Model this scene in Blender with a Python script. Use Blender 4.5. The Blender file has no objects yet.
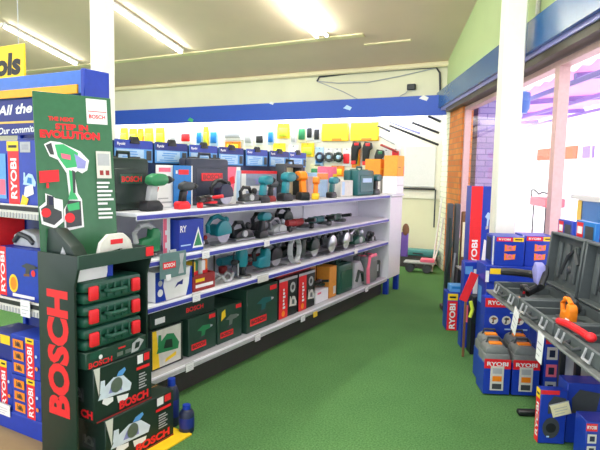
import bpy, bmesh, math, random
from mathutils import Vector, Matrix
random.seed(7)
PI = math.pi
C = bpy.context.scene.collection

# ------------------------------------------------------------------ materials
def lin(c):
    c /= 255.0
    return c / 12.92 if c <= 0.04045 else ((c + 0.055) / 1.055) ** 2.4

MATS = {}
def mat(name, rgb, rough=0.5, metal=0.0, emit=0.0, var=0.06, scale=30.0, spec=0.5, alpha=1.0, trans=0.0):
    if name in MATS:
        return MATS[name]
    m = bpy.data.materials.new(name)
    m.use_nodes = True
    nt = m.node_tree
    b = nt.nodes['Principled BSDF']
    col = (lin(rgb[0]), lin(rgb[1]), lin(rgb[2]), 1)
    b.inputs['Roughness'].default_value = rough
    b.inputs['Metallic'].default_value = metal
    b.inputs['Specular IOR Level'].default_value = spec
    if emit > 0:
        b.inputs['Base Color'].default_value = col
        b.inputs['Emission Color'].default_value = col
        b.inputs['Emission Strength'].default_value = emit
    else:
        tc = nt.nodes.new('ShaderNodeTexCoord')
        nz = nt.nodes.new('ShaderNodeTexNoise')
        nz.inputs['Scale'].default_value = scale
        nz.inputs['Detail'].default_value = 3
        rp = nt.nodes.new('ShaderNodeValToRGB')
        rp.color_ramp.elements[0].position = 0.3
        rp.color_ramp.elements[1].position = 0.7
        a = [max(0, x * (1 - var)) for x in col[:3]]
        c = [min(1, x * (1 + var)) for x in col[:3]]
        rp.color_ramp.elements[0].color = (*a, 1)
        rp.color_ramp.elements[1].color = (*c, 1)
        nt.links.new(tc.outputs['Object'], nz.inputs['Vector'])
        nt.links.new(nz.outputs['Fac'], rp.inputs['Fac'])
        nt.links.new(rp.outputs['Color'], b.inputs['Base Color'])
    if trans > 0:
        b.inputs['Transmission Weight'].default_value = trans
    if alpha < 1:
        b.inputs['Alpha'].default_value = alpha
    MATS[name] = m
    return m

M_GREEN = mat('bosch_green', (34, 66, 54), 0.45)
M_DGREEN = mat('dark_green', (24, 44, 38), 0.45)
M_CASE = mat('case_green', (30, 82, 66), 0.4)
M_BANNER = mat('banner_green', (54, 108, 74), 0.35)
M_RED = mat('print_red', (232, 34, 44), 0.45)
M_DRED = mat('dark_red', (150, 40, 40), 0.5)
M_BLUE = mat('ryobi_blue', (22, 58, 172), 0.4)
M_DBLUE = mat('deep_blue', (22, 40, 128), 0.45)
M_LBLUE = mat('light_blue', (92, 158, 226), 0.4)
M_MBLUE = mat('leaflet_blue', (20, 120, 200), 0.4)
M_NAVY = mat('navy', (26, 36, 66), 0.45)
M_LAV = mat('lavender_plastic', (150, 150, 214), 0.4)
M_WHITE = mat('white_card', (238, 238, 240), 0.5, var=0.02)
M_OFFW = mat('offwhite_card', (216, 214, 206), 0.55)
M_GREY = mat('grey_plastic', (120, 124, 124), 0.5)
M_LGREY = mat('light_grey', (178, 180, 184), 0.45)
M_DGREY = mat('dark_grey', (62, 66, 70), 0.5)
M_CASEGREY = mat('case_grey', (84, 92, 94), 0.5)
M_BLACK = mat('black_plastic', (26, 28, 32), 0.45)
M_YEL = mat('yellow', (250, 208, 36), 0.45)
M_ORANGE = mat('orange', (255, 140, 24), 0.45)
M_TAN = mat('tan_card', (196, 138, 74), 0.65)
M_TEAL = mat('teal_plastic', (22, 128, 142), 0.4)
M_DTEAL = mat('dark_teal', (24, 96, 100), 0.4)
M_GRN = mat('tool_green', (44, 132, 84), 0.4)
M_LGRN = mat('bright_green', (60, 176, 110), 0.4)
M_PINK = mat('pink_print', (240, 110, 140), 0.5)
M_SILV = mat('silver', (190, 192, 200), 0.28, 0.9)
M_STEEL = mat('steel', (150, 152, 158), 0.35, 0.8)
M_SHELF = mat('shelf_white', (226, 226, 234), 0.4, var=0.02)
M_DECK = mat('shelf_deck', (176, 176, 182), 0.45)
M_KICK = mat('kick_dark', (58, 54, 54), 0.6)
M_BROWN = mat('brown_wood', (124, 84, 52), 0.6)
M_SKYP = mat('leaflet_paleblue', (176, 208, 240), 0.4)
M_LIME = mat('lime', (206, 222, 60), 0.5)
M_CREAM = mat('cream', (240, 232, 190), 0.6)

# ------------------------------------------------------------------ mesh builder
_boxcache = {}
def _bevbox(sx, sy, sz, b, seg):
    k = (round(sx, 4), round(sy, 4), round(sz, 4), round(b, 4), seg)
    if k not in _boxcache:
        bm = bmesh.new()
        bmesh.ops.create_cube(bm, size=1)
        bmesh.ops.scale(bm, vec=(sx, sy, sz), verts=bm.verts)
        if b > 0:
            bmesh.ops.bevel(bm, geom=bm.edges[:], offset=b, segments=seg, affect='EDGES', profile=0.5)
        bm.verts.index_update()
        _boxcache[k] = ([tuple(v.co) for v in bm.verts], [tuple(v.index for v in f.verts) for f in bm.faces])
        bm.free()
    return _boxcache[k]

_textcache = {}
def text_geo(s, bold=0.02, shear=0.0):
    k = (s, bold, shear)
    if k not in _textcache:
        cu = bpy.data.curves.new('t', 'FONT')
        cu.body = s
        cu.offset = bold
        cu.shear = shear
        cu.resolution_u = 3
        ob = bpy.data.objects.new('t', cu)
        C.objects.link(ob)
        dg = bpy.context.evaluated_depsgraph_get()
        me = bpy.data.meshes.new_from_object(ob.evaluated_get(dg))
        vs = [(v.co.x, v.co.y) for v in me.vertices]
        fs = [tuple(p.vertices) for p in me.polygons]
        bpy.data.objects.remove(ob)
        bpy.data.curves.remove(cu)
        bpy.data.meshes.remove(me)
        x0 = min(v[0] for v in vs); x1 = max(v[0] for v in vs)
        y0 = min(v[1] for v in vs); y1 = max(v[1] for v in vs)
        vs = [(x - (x0 + x1) / 2, y - (y0 + y1) / 2) for x, y in vs]
        _textcache[k] = (vs, fs, x1 - x0, y1 - y0)
    return _textcache[k]

class MB:
    def __init__(self):
        self.v = []; self.f = []; self.m = []; self.mats = []
    def mi(self, m):
        if m not in self.mats:
            self.mats.append(m)
        return self.mats.index(m)
    def add(self, vs, fs, m, X=None):
        o = len(self.v)
        if X is not None:
            vs = [tuple(X @ Vector(p)) for p in vs]
        self.v += [tuple(p) for p in vs]
        k = self.mi(m)
        for f in fs:
            self.f.append(tuple(i + o for i in f)); self.m.append(k)
        return self
    def box(self, c, s, m, b=0.0, seg=1, X=None):
        vs, fs = _bevbox(s[0], s[1], s[2], min(b, 0.49 * min(s)), seg)
        T = Matrix.Translation(c)
        return self.add(vs, fs, m, (X @ T) if X is not None else T)
    def cyl(self, p0, p1, r0, m, r1=None, n=14, X=None):
        r1 = r0 if r1 is None else r1
        p0 = Vector(p0); p1 = Vector(p1)
        a = (p1 - p0).normalized()
        t = Vector((0, 0, 1)) if abs(a.z) < 0.9 else Vector((1, 0, 0))
        u = a.cross(t).normalized(); w = a.cross(u)
        vs = []
        for p, r in ((p0, r0), (p1, r1)):
            for i in range(n):
                g = 2 * PI * i / n
                vs.append(tuple(p + u * (r * math.cos(g)) + w * (r * math.sin(g))))
        fs = [(i, (i + 1) % n, n + (i + 1) % n, n + i) for i in range(n)]
        fs += [tuple(range(n - 1, -1, -1)), tuple(range(n, 2 * n))]
        return self.add(vs, fs, m, X)
    def tube(self, pts, r, m, n=7, closed=False, X=None):
        P = [Vector(p) for p in pts]; k = len(P)
        vs = []; fs = []
        for i, p in enumerate(P):
            a = (P[(i + 1) % k] - P[i - 1]) if closed else (P[min(i + 1, k - 1)] - P[max(i - 1, 0)])
            a.normalize()
            t = Vector((0, 0, 1)) if abs(a.z) < 0.9 else Vector((0, 1, 0))
            u = a.cross(t).normalized(); w = a.cross(u)
            for j in range(n):
                g = 2 * PI * j / n
                vs.append(tuple(p + u * (r * math.cos(g)) + w * (r * math.sin(g))))
        for i in range(k if closed else k - 1):
            a = i * n; b = ((i + 1) % k) * n
            for j in range(n):
                fs.append((a + j, a + (j + 1) % n, b + (j + 1) % n, b + j))
        if not closed:
            fs += [tuple(range(n - 1, -1, -1)), tuple(range((k - 1) * n, k * n))]
        return self.add(vs, fs, m, X)
    def lathe(self, prof, m, n=16, X=None):
        vs = []; fs = []
        for r, z in prof:
            for i in range(n):
                g = 2 * PI * i / n
                vs.append((r * math.cos(g), r * math.sin(g), z))
        for k in range(len(prof) - 1):
            for i in range(n):
                fs.append((k * n + i, k * n + (i + 1) % n, (k + 1) * n + (i + 1) % n, (k + 1) * n + i))
        fs += [tuple(range(n - 1, -1, -1)), tuple(range((len(prof) - 1) * n, len(prof) * n))]
        return self.add(vs, fs, m, X)
    def prism(self, pts, y0, y1, m, b=0.0, X=None):
        """polygon in local XZ extruded along Y, edges eased by b"""
        bm = bmesh.new()
        vv = [bm.verts.new((p[0], y0, p[1])) for p in pts]
        f = bm.faces.new(vv)
        r = bmesh.ops.extrude_face_region(bm, geom=[f])
        bmesh.ops.translate(bm, vec=(0, y1 - y0, 0), verts=[e for e in r['geom'] if isinstance(e, bmesh.types.BMVert)])
        bmesh.ops.recalc_face_normals(bm, faces=bm.faces)
        if b > 0:
            bmesh.ops.bevel(bm, geom=bm.edges[:], offset=b, segments=2, affect='EDGES', profile=0.5, clamp_overlap=True)
        bm.verts.index_update()
        self.add([tuple(v.co) for v in bm.verts], [tuple(v.index for v in q.verts) for q in bm.faces], m, X)
        bm.free()
        return self
    def ell(self, c, r, m, n=14, k=8, X=None):
        vs = []; fs = []
        for i in range(1, k):
            t = PI * i / k
            for j in range(n):
                g = 2 * PI * j / n
                vs.append((c[0] + r[0] * math.sin(t) * math.cos(g), c[1] + r[1] * math.sin(t) * math.sin(g), c[2] + r[2] * math.cos(t)))
        top = len(vs); vs.append((c[0], c[1], c[2] + r[2])); bot = len(vs); vs.append((c[0], c[1], c[2] - r[2]))
        for i in range(k - 2):
            for j in range(n):
                fs.append((i * n + j, (i + 1) * n + j, (i + 1) * n + (j + 1) % n, i * n + (j + 1) % n))
        for j in range(n):
            fs.append((top, j, (j + 1) % n)); fs.append((bot, (k - 2) * n + (j + 1) % n, (k - 2) * n + j))
        return self.add(vs, fs, m, X)
    def build(self, name, parent=None, loc=(0, 0, 0), rz=0.0, smooth=True):
        me = bpy.data.meshes.new(name)
        me.from_pydata(self.v, [], self.f)
        for m in self.mats:
            me.materials.append(m)
        me.polygons.foreach_set('material_index', self.m)
        if smooth:
            me.polygons.foreach_set('use_smooth', [True] * len(me.polygons))
            me.set_sharp_from_angle(angle=math.radians(38))
        me.update()
        o = bpy.data.objects.new(name, me)
        C.objects.link(o)
        o.location = loc
        o.rotation_euler = (0, 0, rz)
        if parent is not None:
            o.parent = parent
        return o

class Pr:
    """prints on one face of a w x d x h box whose base centre is the local origin; u, v run 0..1"""
    def __init__(self, mb, face, w, d, h, z0=0.0):
        self.mb = mb
        if face == 'F':
            self.o = Vector((-w / 2, -d / 2, z0)); self.x = Vector((1, 0, 0)); self.y = Vector((0, 0, 1)); self.W, self.H = w, h
        elif face == 'L':
            self.o = Vector((-w / 2, d / 2, z0)); self.x = Vector((0, -1, 0)); self.y = Vector((0, 0, 1)); self.W, self.H = d, h
        elif face == 'R':
            self.o = Vector((w / 2, -d / 2, z0)); self.x = Vector((0, 1, 0)); self.y = Vector((0, 0, 1)); self.W, self.H = d, h
        else:
            self.o = Vector((-w / 2, -d / 2, z0 + h)); self.x = Vector((1, 0, 0)); self.y = Vector((0, 1, 0)); self.W, self.H = w, d
        self.n = self.x.cross(self.y)
        self.k = 0.0006
    def p(self, u, v):
        return tuple(self.o + self.x * (u * self.W) + self.y * (v * self.H) + self.n * self.k)
    def poly(self, pts, m):
        self.k += 0.0004
        self.mb.add([self.p(*q) for q in pts], [tuple(range(len(pts)))], m)
        return self
    def rect(self, u0, v0, u1, v1, m):
        return self.poly([(u0, v0), (u1, v0), (u1, v1), (u0, v1)], m)
    def disc(self, u, v, r, m, n=18, sq=1.0):
        return self.poly([(u + r * math.cos(2 * PI * i / n) / self.W, v + sq * r * math.sin(2 * PI * i / n) / self.H) for i in range(n)], m)
    def text(self, s, u, v, h, m, rot=0, wid=None, bold=0.03, shear=0.0):
        """centred at (u, v); h letter height and wid text width, in metres; rot in degrees"""
        self.k += 0.0004
        vs, fs, w0, h0 = text_geo(s, bold, shear)
        sy = h / h0
        sx = wid / w0 if wid else sy
        g = math.radians(rot); c, t = math.cos(g), math.sin(g)
        out = []
        for x, y in vs:
            x *= sx; y *= sy
            out.append(self.p(u + (x * c - y * t) / self.W, v + (x * t + y * c) / self.H))
        self.mb.add(out, fs, m)
        return self
    # small product pictures
    def saw_pic(self, u, v, s, m1, m2):
        self.poly([(u - .5 * s, v - .22 * s), (u + .45 * s, v - .3 * s), (u + .5 * s, v - .08 * s), (u + .25 * s, v + .3 * s), (u - .05 * s, v + .36 * s), (u - .38 * s, v + .1 * s)], m1)
        self.poly([(u - .2 * s, v - .12 * s), (u + .2 * s, v - .18 * s), (u + .18 * s, v + .12 * s), (u - .1 * s, v + .16 * s)], m2)
        self.poly([(u - .45 * s, v - .02 * s), (u - .3 * s, v + .05 * s), (u - .3 * s, v + .38 * s), (u - .42 * s, v + .4 * s)], m1)
        return self
    def tool_pic(self, u, v, s, m1, m2, m3):
        self.poly([(u - .45 * s, v + .12 * s), (u - .1 * s, v + .3 * s), (u + .4 * s, v + .24 * s), (u + .42 * s, v + .05 * s), (u + .1 * s, v + .02 * s), (u + .02 * s, v - .3 * s), (u - .2 * s, v - .34 * s), (u - .16 * s, v + .04 * s)], m1)
        self.poly([(u - .3 * s, v - .36 * s), (u + .08 * s, v - .32 * s), (u + .06 * s, v - .2 * s), (u - .28 * s, v - .24 * s)], m2)
        self.poly([(u + .4 * s, v + .22 * s), (u + .55 * s, v + .18 * s), (u + .55 * s, v + .12 * s), (u + .42 * s, v + .08 * s)], m3)
        return self

def tag(o, label=None, cat=None, group=None, kind=None):
    if label: o['label'] = label
    if cat: o['category'] = cat
    if group: o['group'] = group
    if kind: o['kind'] = kind
    return o
def thing(name, label, cat, loc=(0, 0, 0), rz=0.0, group=None):
    o = bpy.data.objects.new(name, None)
    o.empty_display_size = 0.1
    C.objects.link(o)
    o.location = loc
    o.rotation_euler = (0, 0, rz)
    return tag(o, label, cat, group)
def copy_tree(o, parent=None):
    c = o.copy(); C.objects.link(c)
    if parent is not None: c.parent = parent
    for ch in list(o.children): copy_tree(ch, c)
    return c
def struct(name, mb, parent=None, smooth=False):
    o = mb.build(name, parent, smooth=smooth)
    if parent is None: o['kind'] = 'structure'
    return o

# frames: gondola faces +X; the window-side display runs along the shopfront (s along it, m towards it)
RG = PI / 2
D = Vector((-0.4392, 0.8984, 0)); N = Vector((0.8984, 0.4392, 0))
RC = math.atan2(N.y, N.x)            # front faces back along the shopfront
RA = math.atan2(-D.y, -D.x)          # front faces the aisle
def W(s, m, z=0.0):
    p = D * s + N * m
    return (p.x, p.y, z)
# ------------------------------------------------------------------ camera
cam = bpy.data.cameras.new('camera')
cam.sensor_width = 36.0
cam.lens = 557.0 * 36.0 / 600.0
cam.clip_start = 0.05
co = bpy.data.objects.new('camera', cam)
C.objects.link(co)
Yc = Vector((320, 48, -557)).normalized()
Xl = Vector((-970, 75, -557)).normalized()
Xc = -(Xl - Yc * Yc.dot(Xl)).normalized()
Zc = Xc.cross(Yc)
co.matrix_world = Matrix.Translation((0, 0, 1.6)) @ Matrix((Xc, Yc, Zc)).to_4x4()
bpy.context.scene.camera = co

# ------------------------------------------------------------------ setting materials
def tex_mat(name, build):
    m = bpy.data.materials.new(name); m.use_nodes = True
    build(m.node_tree, m.node_tree.nodes['Principled BSDF'])
    return m
def L3(r, g, b): return (lin(r), lin(g), lin(b), 1)
def carpet(nt, b):
    tc = nt.nodes.new('ShaderNodeTexCoord')
    n1 = nt.nodes.new('ShaderNodeTexNoise'); n1.inputs['Scale'].default_value = 90; n1.inputs['Detail'].default_value = 2
    n2 = nt.nodes.new('ShaderNodeTexNoise'); n2.inputs['Scale'].default_value = 1.3; n2.inputs['Detail'].default_value = 4
    r1 = nt.nodes.new('ShaderNodeValToRGB')
    r1.color_ramp.elements[0].position = .35; r1.color_ramp.elements[0].color = L3(74, 116, 68)
    r1.color_ramp.elements[1].position = .7; r1.color_ramp.elements[1].color = L3(98, 142, 88)
    r2 = nt.nodes.new('ShaderNodeValToRGB')
    r2.color_ramp.elements[0].position = .3; r2.color_ramp.elements[0].color = (.84, .86, .84, 1)
    r2.color_ramp.elements[1].position = .7; r2.color_ramp.elements[1].color = (1.08, 1.06, 1.0, 1)
    mx = nt.nodes.new('ShaderNodeMix'); mx.data_type = 'RGBA'; mx.blend_type = 'MULTIPLY'; mx.inputs['Factor'].default_value = 1
    for n in (n1, n2): nt.links.new(tc.outputs['Object'], n.inputs['Vector'])
    nt.links.new(n1.outputs['Fac'], r1.inputs['Fac']); nt.links.new(n2.outputs['Fac'], r2.inputs['Fac'])
    nt.links.new(r1.outputs['Color'], mx.inputs['A']); nt.links.new(r2.outputs['Color'], mx.inputs['B'])
    nt.links.new(mx.outputs['Result'], b.inputs['Base Color'])
    bp = nt.nodes.new('ShaderNodeBump'); bp.inputs['Strength'].default_value = .35; bp.inputs['Distance'].default_value = .006
    nt.links.new(n1.outputs['Fac'], bp.inputs['Height']); nt.links.new(bp.outputs['Normal'], b.inputs['Normal'])
    b.inputs['Roughness'].default_value = .95; b.inputs['Specular IOR Level'].default_value = .1
def brick(c1, c2, mortar):
    def f(nt, b):
        tc = nt.nodes.new('ShaderNodeTexCoord')
        sp = nt.nodes.new('ShaderNodeSeparateXYZ'); ad = nt.nodes.new('ShaderNodeMath'); cb = nt.nodes.new('ShaderNodeCombineXYZ')
        ad.operation = 'ADD'
        bt = nt.nodes.new('ShaderNodeTexBrick')
        bt.inputs['Color1'].default_value = c1; bt.inputs['Color2'].default_value = c2; bt.inputs['Mortar'].default_value = mortar
        bt.inputs['Scale'].default_value = 1.0; bt.inputs['Brick Width'].default_value = .24; bt.inputs['Row Height'].default_value = .086
        bt.inputs['Mortar Size'].default_value = .008
        nt.links.new(tc.outputs['Object'], sp.inputs[0])
        nt.links.new(sp.outputs[0], ad.inputs[0]); nt.links.new(sp.outputs[1], ad.inputs[1])
        nt.links.new(ad.outputs[0], cb.inputs[0]); nt.links.new(sp.outputs[2], cb.inputs[1])
        nt.links.new(cb.outputs[0], bt.inputs['Vector']); nt.links.new(bt.outputs['Color'], b.inputs['Base Color'])
        b.inputs['Roughness'].default_value = .85
    return f
M_CARPET = tex_mat('green_carpet', carpet)
M_BRICK = tex_mat('orange_brick', brick(L3(196, 108, 52), L3(222, 140, 66), L3(170, 120, 80)))
M_WBRICK = tex_mat('painted_brick', brick(L3(236, 236, 214), L3(226, 228, 206), L3(200, 204, 186)))
M_LBRICK = tex_mat('lavender_brick', brick(L3(176, 158, 206), L3(150, 134, 190), L3(126, 112, 170)))
M_WALL = mat('wall_paint', (232, 229, 198), 0.75, var=0.03, scale=2.0)
M_WALLR = mat('wall_paint_green', (186, 204, 150), 0.75, var=0.03, scale=2.0)
M_CEIL = mat('ceiling_paint', (232, 208, 188), 0.8, var=0.03, scale=1.5)
M_CORN = mat('cornice_paint', (238, 226, 186), 0.6, var=0.02)
M_FASC = mat('fascia_blue', (10, 72, 184), 0.35, var=0.03)
M_FASCR = mat('fascia_steel_blue', (38, 92, 150), 0.25, var=0.05)
M_COL = mat('column_paint', (240, 240, 226), 0.55, var=0.02)
M_PEG = mat('pegboard_white', (246, 242, 226), 0.6, var=0.02)
M_ALU = mat('window_alu', (206, 172, 170), 0.4, 0.3)
M_DARKBAR = mat('dark_bar', (70, 62, 50), 0.5)
M_LINO = mat('tan_lino', (150, 126, 84), 0.6, scale=8)
M_STREET = mat('street_pale', (222, 214, 222), 0.8)
M_TUBE = mat('tube_light', (250, 255, 236), emit=32.0)

# ------------------------------------------------------------------ room shell
def quad(vs, m): return MB().add(vs, [tuple(range(len(vs)))], m)
SL = 0.26
def ceil_z(y): return 3.48 + SL * (9.6 - y)
mb = MB(); mb.box((-3.55, 1.4, 0.003), (1.9, 1.9, 0.006), M_LINO); struct('floor_lino', mb)
# shopfront line: m = 1.825
E0 = W(-3.2, 1.9); E1 = W(9.8, 1.9)
mb = MB(); fv = [(-16, -3.2, 0), (E0[0], -3.2, 0), (E1[0], 9.7, 0), (-16, 9.7, 0)]
mb.add(fv + [(x, y, -.1) for x, y, z in fv], [(0, 1, 2, 3), (7, 6, 5, 4), (0, 4, 5, 1), (1, 5, 6, 2), (2, 6, 7, 3), (3, 7, 4, 0)], M_CARPET); struct('floor', mb)
mb = MB()
t = 0.12
vs = []
for (x, y) in ((-16, -3.2), (E0[0] + .3, -3.2), (E1[0] + .25, 9.7), (-16, 9.7)):
    vs.append((x, y, ceil_z(y)))
vs += [(x, y, z + t) for x, y, z in vs]
mb.add(vs, [(3, 2, 1, 0), (4, 5, 6, 7), (0, 1, 5, 4), (1, 2, 6, 5), (2, 3, 7, 6), (3, 0, 4, 7)], M_CEIL)
struct('ceiling', mb)
mb = MB(); mb.box((-9.1, 9.68, 1.8), (13.6, 0.16, 3.7), M_WALL); struct('wall_back', mb)
mb = MB(); mb.box((-16.05, 3.2, 3.2), (0.16, 13, 6.6), M_WALL); struct('wall_left', mb)
mb = MB()
mb.box((-9.1, 9.55, 3.44), (13.1, 0.07, 0.09), M_CORN, .02); struct('trim_1', mb)
mb = MB()     # ceiling cover batten
X = Matrix.Translation((-9.2, 8.42, ceil_z(8.42) - .012)) @ Matrix.Rotation(-math.atan(SL), 4, 'X')
mb.box((0, 0, 0), (11.0, .09, .02), M_CORN, X=X); struct('trim_2', mb)
mb = MB()
X = Matrix.Translation((-3.42, 8.74, ceil_z(8.74) - .012)) @ Matrix.Rotation(-math.atan(SL), 4, 'X')
mb.box((0, 0, 0), (.8, .04, .02), M_CORN, X=X); struct('trim_3', mb)
mb = MB()     # blue bulkhead board above the back display
mb.box((-9.0, 9.33, 2.73), (13.0, .04, .33), M_FASC); mb.box((-9.0, 9.47, 2.885), (13.0, .25, .02), M_FASC); struct('trim_4', mb)

# wall with the shopfront windows, built in its own frame: local X runs along D, local Y towards the room is -N
def along(s0, s1, m, z0, z1, th, mt, name, parent=None, b=0.0):
    q = MB(); q.box((0, 0, 0), (s1 - s0, th, z1 - z0), mt, b)
    o = q.build(name, parent, W((s0 + s1) / 2, m + th / 2, (z0 + z1) / 2), math.atan2(D.y, D.x), smooth=False)
    if parent is None: o['kind'] = 'structure'
    return o
# upper wall follows the sloping ceiling
mb = MB(); pts = []
for s in (-3.0, 9.75):
    for m in (1.825, 1.945):
        x, y, _ = W(s, m); pts.append((x, y, 2.9)); pts.append((x, y, ceil_z(y) + .05))
mb.add(pts, [(0, 1, 5, 4), (2, 6, 7, 3), (0, 4, 6, 2), (1, 3, 7, 5), (0, 2, 3, 1), (4, 5, 7, 6)], M_WALLR)
struct('wall_right', mb)
along(-3.0, 8.3, 1.82, 0.0, 0.62, .13, M_WALLR, 'wall_right_sill')
o = along(8.34, 9.22, 1.80, 0.0, 2.92, .16, M_BRICK, 'wall_right_brick')
o = along(9.22, 9.8, 1.79, 0.0, 2.92, .17, M_WBRICK, 'wall_right_painted')
along(-3.0, 9.75, 1.66, 2.68, 2.95, .16, M_FASCR, 'trim_5')
along(-3.0, 9.75, 1.70, 2.64, 2.685, .14, M_LAV, 'trim_6')
along(-3.0, 9.2, 1.72, 2.575, 2.64, .14, M_DARKBAR, 'trim_7')
# windows
glass = bpy.data.materials.new('window_glass'); glass.use_nodes = True
nt = glass.node_tree; nt.nodes.remove(nt.nodes['Principled BSDF'])
tr = nt.nodes.new('ShaderNodeBsdfTransparent'); gl = nt.nodes.new('ShaderNodeBsdfGlossy'); gl.inputs['Roughness'].default_value = .02
fr = nt.nodes.new('ShaderNodeLayerWeight'); fr.inputs['Blend'].default_value = .5
pw = nt.nodes.new('ShaderNodeMath'); pw.operation = 'POWER'; pw.inputs[1].default_value = 4
ml = nt.nodes.new('ShaderNodeMath'); ml.operation = 'MULTIPLY'; ml.inputs[1].default_value = .25
mxs = nt.nodes.new('ShaderNodeMixShader')
nt.links.new(fr.outputs['Facing'], pw.inputs[0]); nt.links.new(pw.outputs[0], ml.inputs[0]); nt.links.new(ml.outputs[0], mxs.inputs[0])
nt.links.new(tr.outputs[0], mxs.inputs[1]); nt.links.new(gl.outputs[0], mxs.inputs[2])
nt.links.new(mxs.outputs[0], nt.nodes['Material Output'].inputs['Surface'])
edges = [(4.92, 8.34), (1.4, 4.92), (-3.0, 1.4)]
for i, (a, b) in enumerate(edges):
    r = bpy.data.objects.new('window_%d' % (i + 1), None); C.objects.link(r); r['kind'] = 'structure'
    along(a + .06, b - .06, 1.87, .66, 2.52, .012, glass, 'glass_pane', r)
    along(a, b, 1.83, .60, .66, .10, M_ALU, 'window_sill', r)
    along(a, b, 1.83, 2.51, 2.56, .10, M_ALU, 'head_rail', r)
    along(a, a + .05, 1.83, .66, 2.51, .09, M_ALU, 'jamb', r)
    along(b - .05, b, 1.83, .66, 2.51, .09, M_ALU, 'jamb', r)
# columns
mb = MB(); mb.box((0, 0, 2.5), (.18, .18, 5.2), M_COL, .012); o = mb.build('column_right', None, W(5.1, 1.50), RC); o['kind'] = 'structure'
mb = MB(); mb.box((0, 0, 2.5), (.15, .15, 5.2), M_COL, .012); o = mb.build('column_left', None, (-3.98, 3.45, 0), 0); o['kind'] = 'structure'
# little conduit drop beside the window column
mb = MB(); mb.box((0, 0, 0), (.05, .03, 1.3), M_OFFW, .006)
o = mb.build('conduit_cover', None, W(5.42, 1.805, 3.72), math.atan2(D.y, D.x)); tag(o, 'short white cable duct on the wall beside the top of the window column', 'cable duct')

# ------------------------------------------------------------------ lights
def tube_light(x, y0, y1, label, twin=False):
    r = thing('fluorescent_light', label, 'ceiling light', (x, (y0 + y1) / 2, ceil_z((y0 + y1) / 2) - .004), 0, 'fluorescent ceiling lights')
    r.rotation_euler = (-math.atan(SL), 0, 0)
    ln = (y1 - y0) / math.cos(math.atan(SL))
    q = MB(); q.box((0, 0, -.03), (.16 if twin else .07, ln + .06, .05), M_WHITE, .012); q.build('housing', r)
    for dx in ((-.09, .09) if twin else (-.012,)):
        q = MB(); q.cyl((dx, -ln / 2, -.085), (dx, ln / 2, -.085), .022, M_TUBE, n=12); q.build('tube', r)
        for e in (-1, 1):
            q = MB(); q.box((dx, e * (ln / 2 + .014), -.075), (.05, .03, .06), M_OFFW, .008); q.build('lamp_holder', r)
    return r
tube_light(-10.25, 6.6, 8.2, 'bare fluorescent tube on ceiling above the yellow sign')
tube_light(-7.3, 6.6, 8.2, 'bare fluorescent tube on ceiling just past the white column at the blue header')
tube_light(-4.33, 6.3, 8.2, 'bright twin fluorescent tube on ceiling nearest the wall cable', True)
def area(name, loc, rot, sx, sy, e, col=(1, 1, 1)):
    l = bpy.data.lights.new(name, 'AREA'); l.shape = 'RECTANGLE'; l.size = sx; l.size_y = sy; l.energy = e; l.color = col
    o = bpy.data.objects.new(name, l); C.objects.link(o); o.location = loc; o.rotation_euler = rot
    return o
# strip lamps tucked behind the blue bulkhead, shining down the display wall
area('bulkhead_lamp', (-8.3, 9.44, 2.84), (math.radians(8), 0, 0), 10.5, .1, 190, (1, .97, .84))
for x in (-8.8, -5.0, -1.6):
    area('ceiling_lamp', (x, 2.6, ceil_z(2.6) - .12), (0, 0, 0), .15, 1.5, 110, (1, .99, .9))
w = bpy.data.worlds.new('world'); bpy.context.scene.world = w; w.use_nodes = True
bg = w.node_tree.nodes['Background']; bg.inputs[0].default_value = (.93, .95, 1, 1); bg.inputs[1].default_value = 1.7
sun = bpy.data.lights.new('sun', 'SUN'); sun.energy = 4.0; sun.angle = .02
so = bpy.data.objects.new('sun', sun); C.objects.link(so); so.rotation_euler = Vector((.35 * N.x + .2 * D.x, .35 * N.y + .2 * D.y, -1.0)).to_track_quat('-Z', 'Y').to_euler()
sc = bpy.context.scene
sc.view_settings.view_transform = 'Standard'; sc.view_settings.look = 'None'
sc.view_settings.exposure = 0.55; sc.view_settings.gamma = 1.0; sc.view_settings.use_curve_mapping = False
# ------------------------------------------------------------------ outside the window
def placed(mb, name, s, m, z, rz, label, cat, group=None):
    return tag(mb.build(name, None, W(s, m, z), rz), label, cat, group)
mb = MB(); mb.box((0, 0, 0), (70, 26, .1), M_STREET); o = mb.build('ground_street', None, W(20, 15.2, -.12), math.atan2(D.y, D.x)); o['kind'] = 'structure'
M_BLDG = mat('pale_render', (250, 248, 246), .8, var=.02)
M_SALM = mat('salmon_sign', (228, 92, 62), .6)
M_PURP = mat('purple_window', (118, 88, 172), .3)
def awn(nt, b):
    d1 = nt.nodes.new('ShaderNodeBsdfDiffuse'); d2 = nt.nodes.new('ShaderNodeBsdfTranslucent'); mx = nt.nodes.new('ShaderNodeMixShader'); mx.inputs[0].default_value = .6
    for d in (d1, d2): d.inputs[0].default_value = L3(246, 196, 224)
    nt.links.new(d1.outputs[0], mx.inputs[1]); nt.links.new(d2.outputs[0], mx.inputs[2]); nt.links.new(mx.outputs[0], nt.nodes['Material Output'].inputs['Surface'])
M_AWN = tex_mat('awning_sheet', awn)
M_RAFT = mat('awning_rafter', (134, 122, 196), .5)
AD = math.atan2(D.y, D.x)
r = thing('shop_building', 'white building across the street with a salmon red sign band', 'building', W(20, 15, 0), AD)
q = MB(); q.box((0, 0, 3.5), (50, 1.0, 7.2), M_BLDG); q.build('wall', r)
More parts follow.
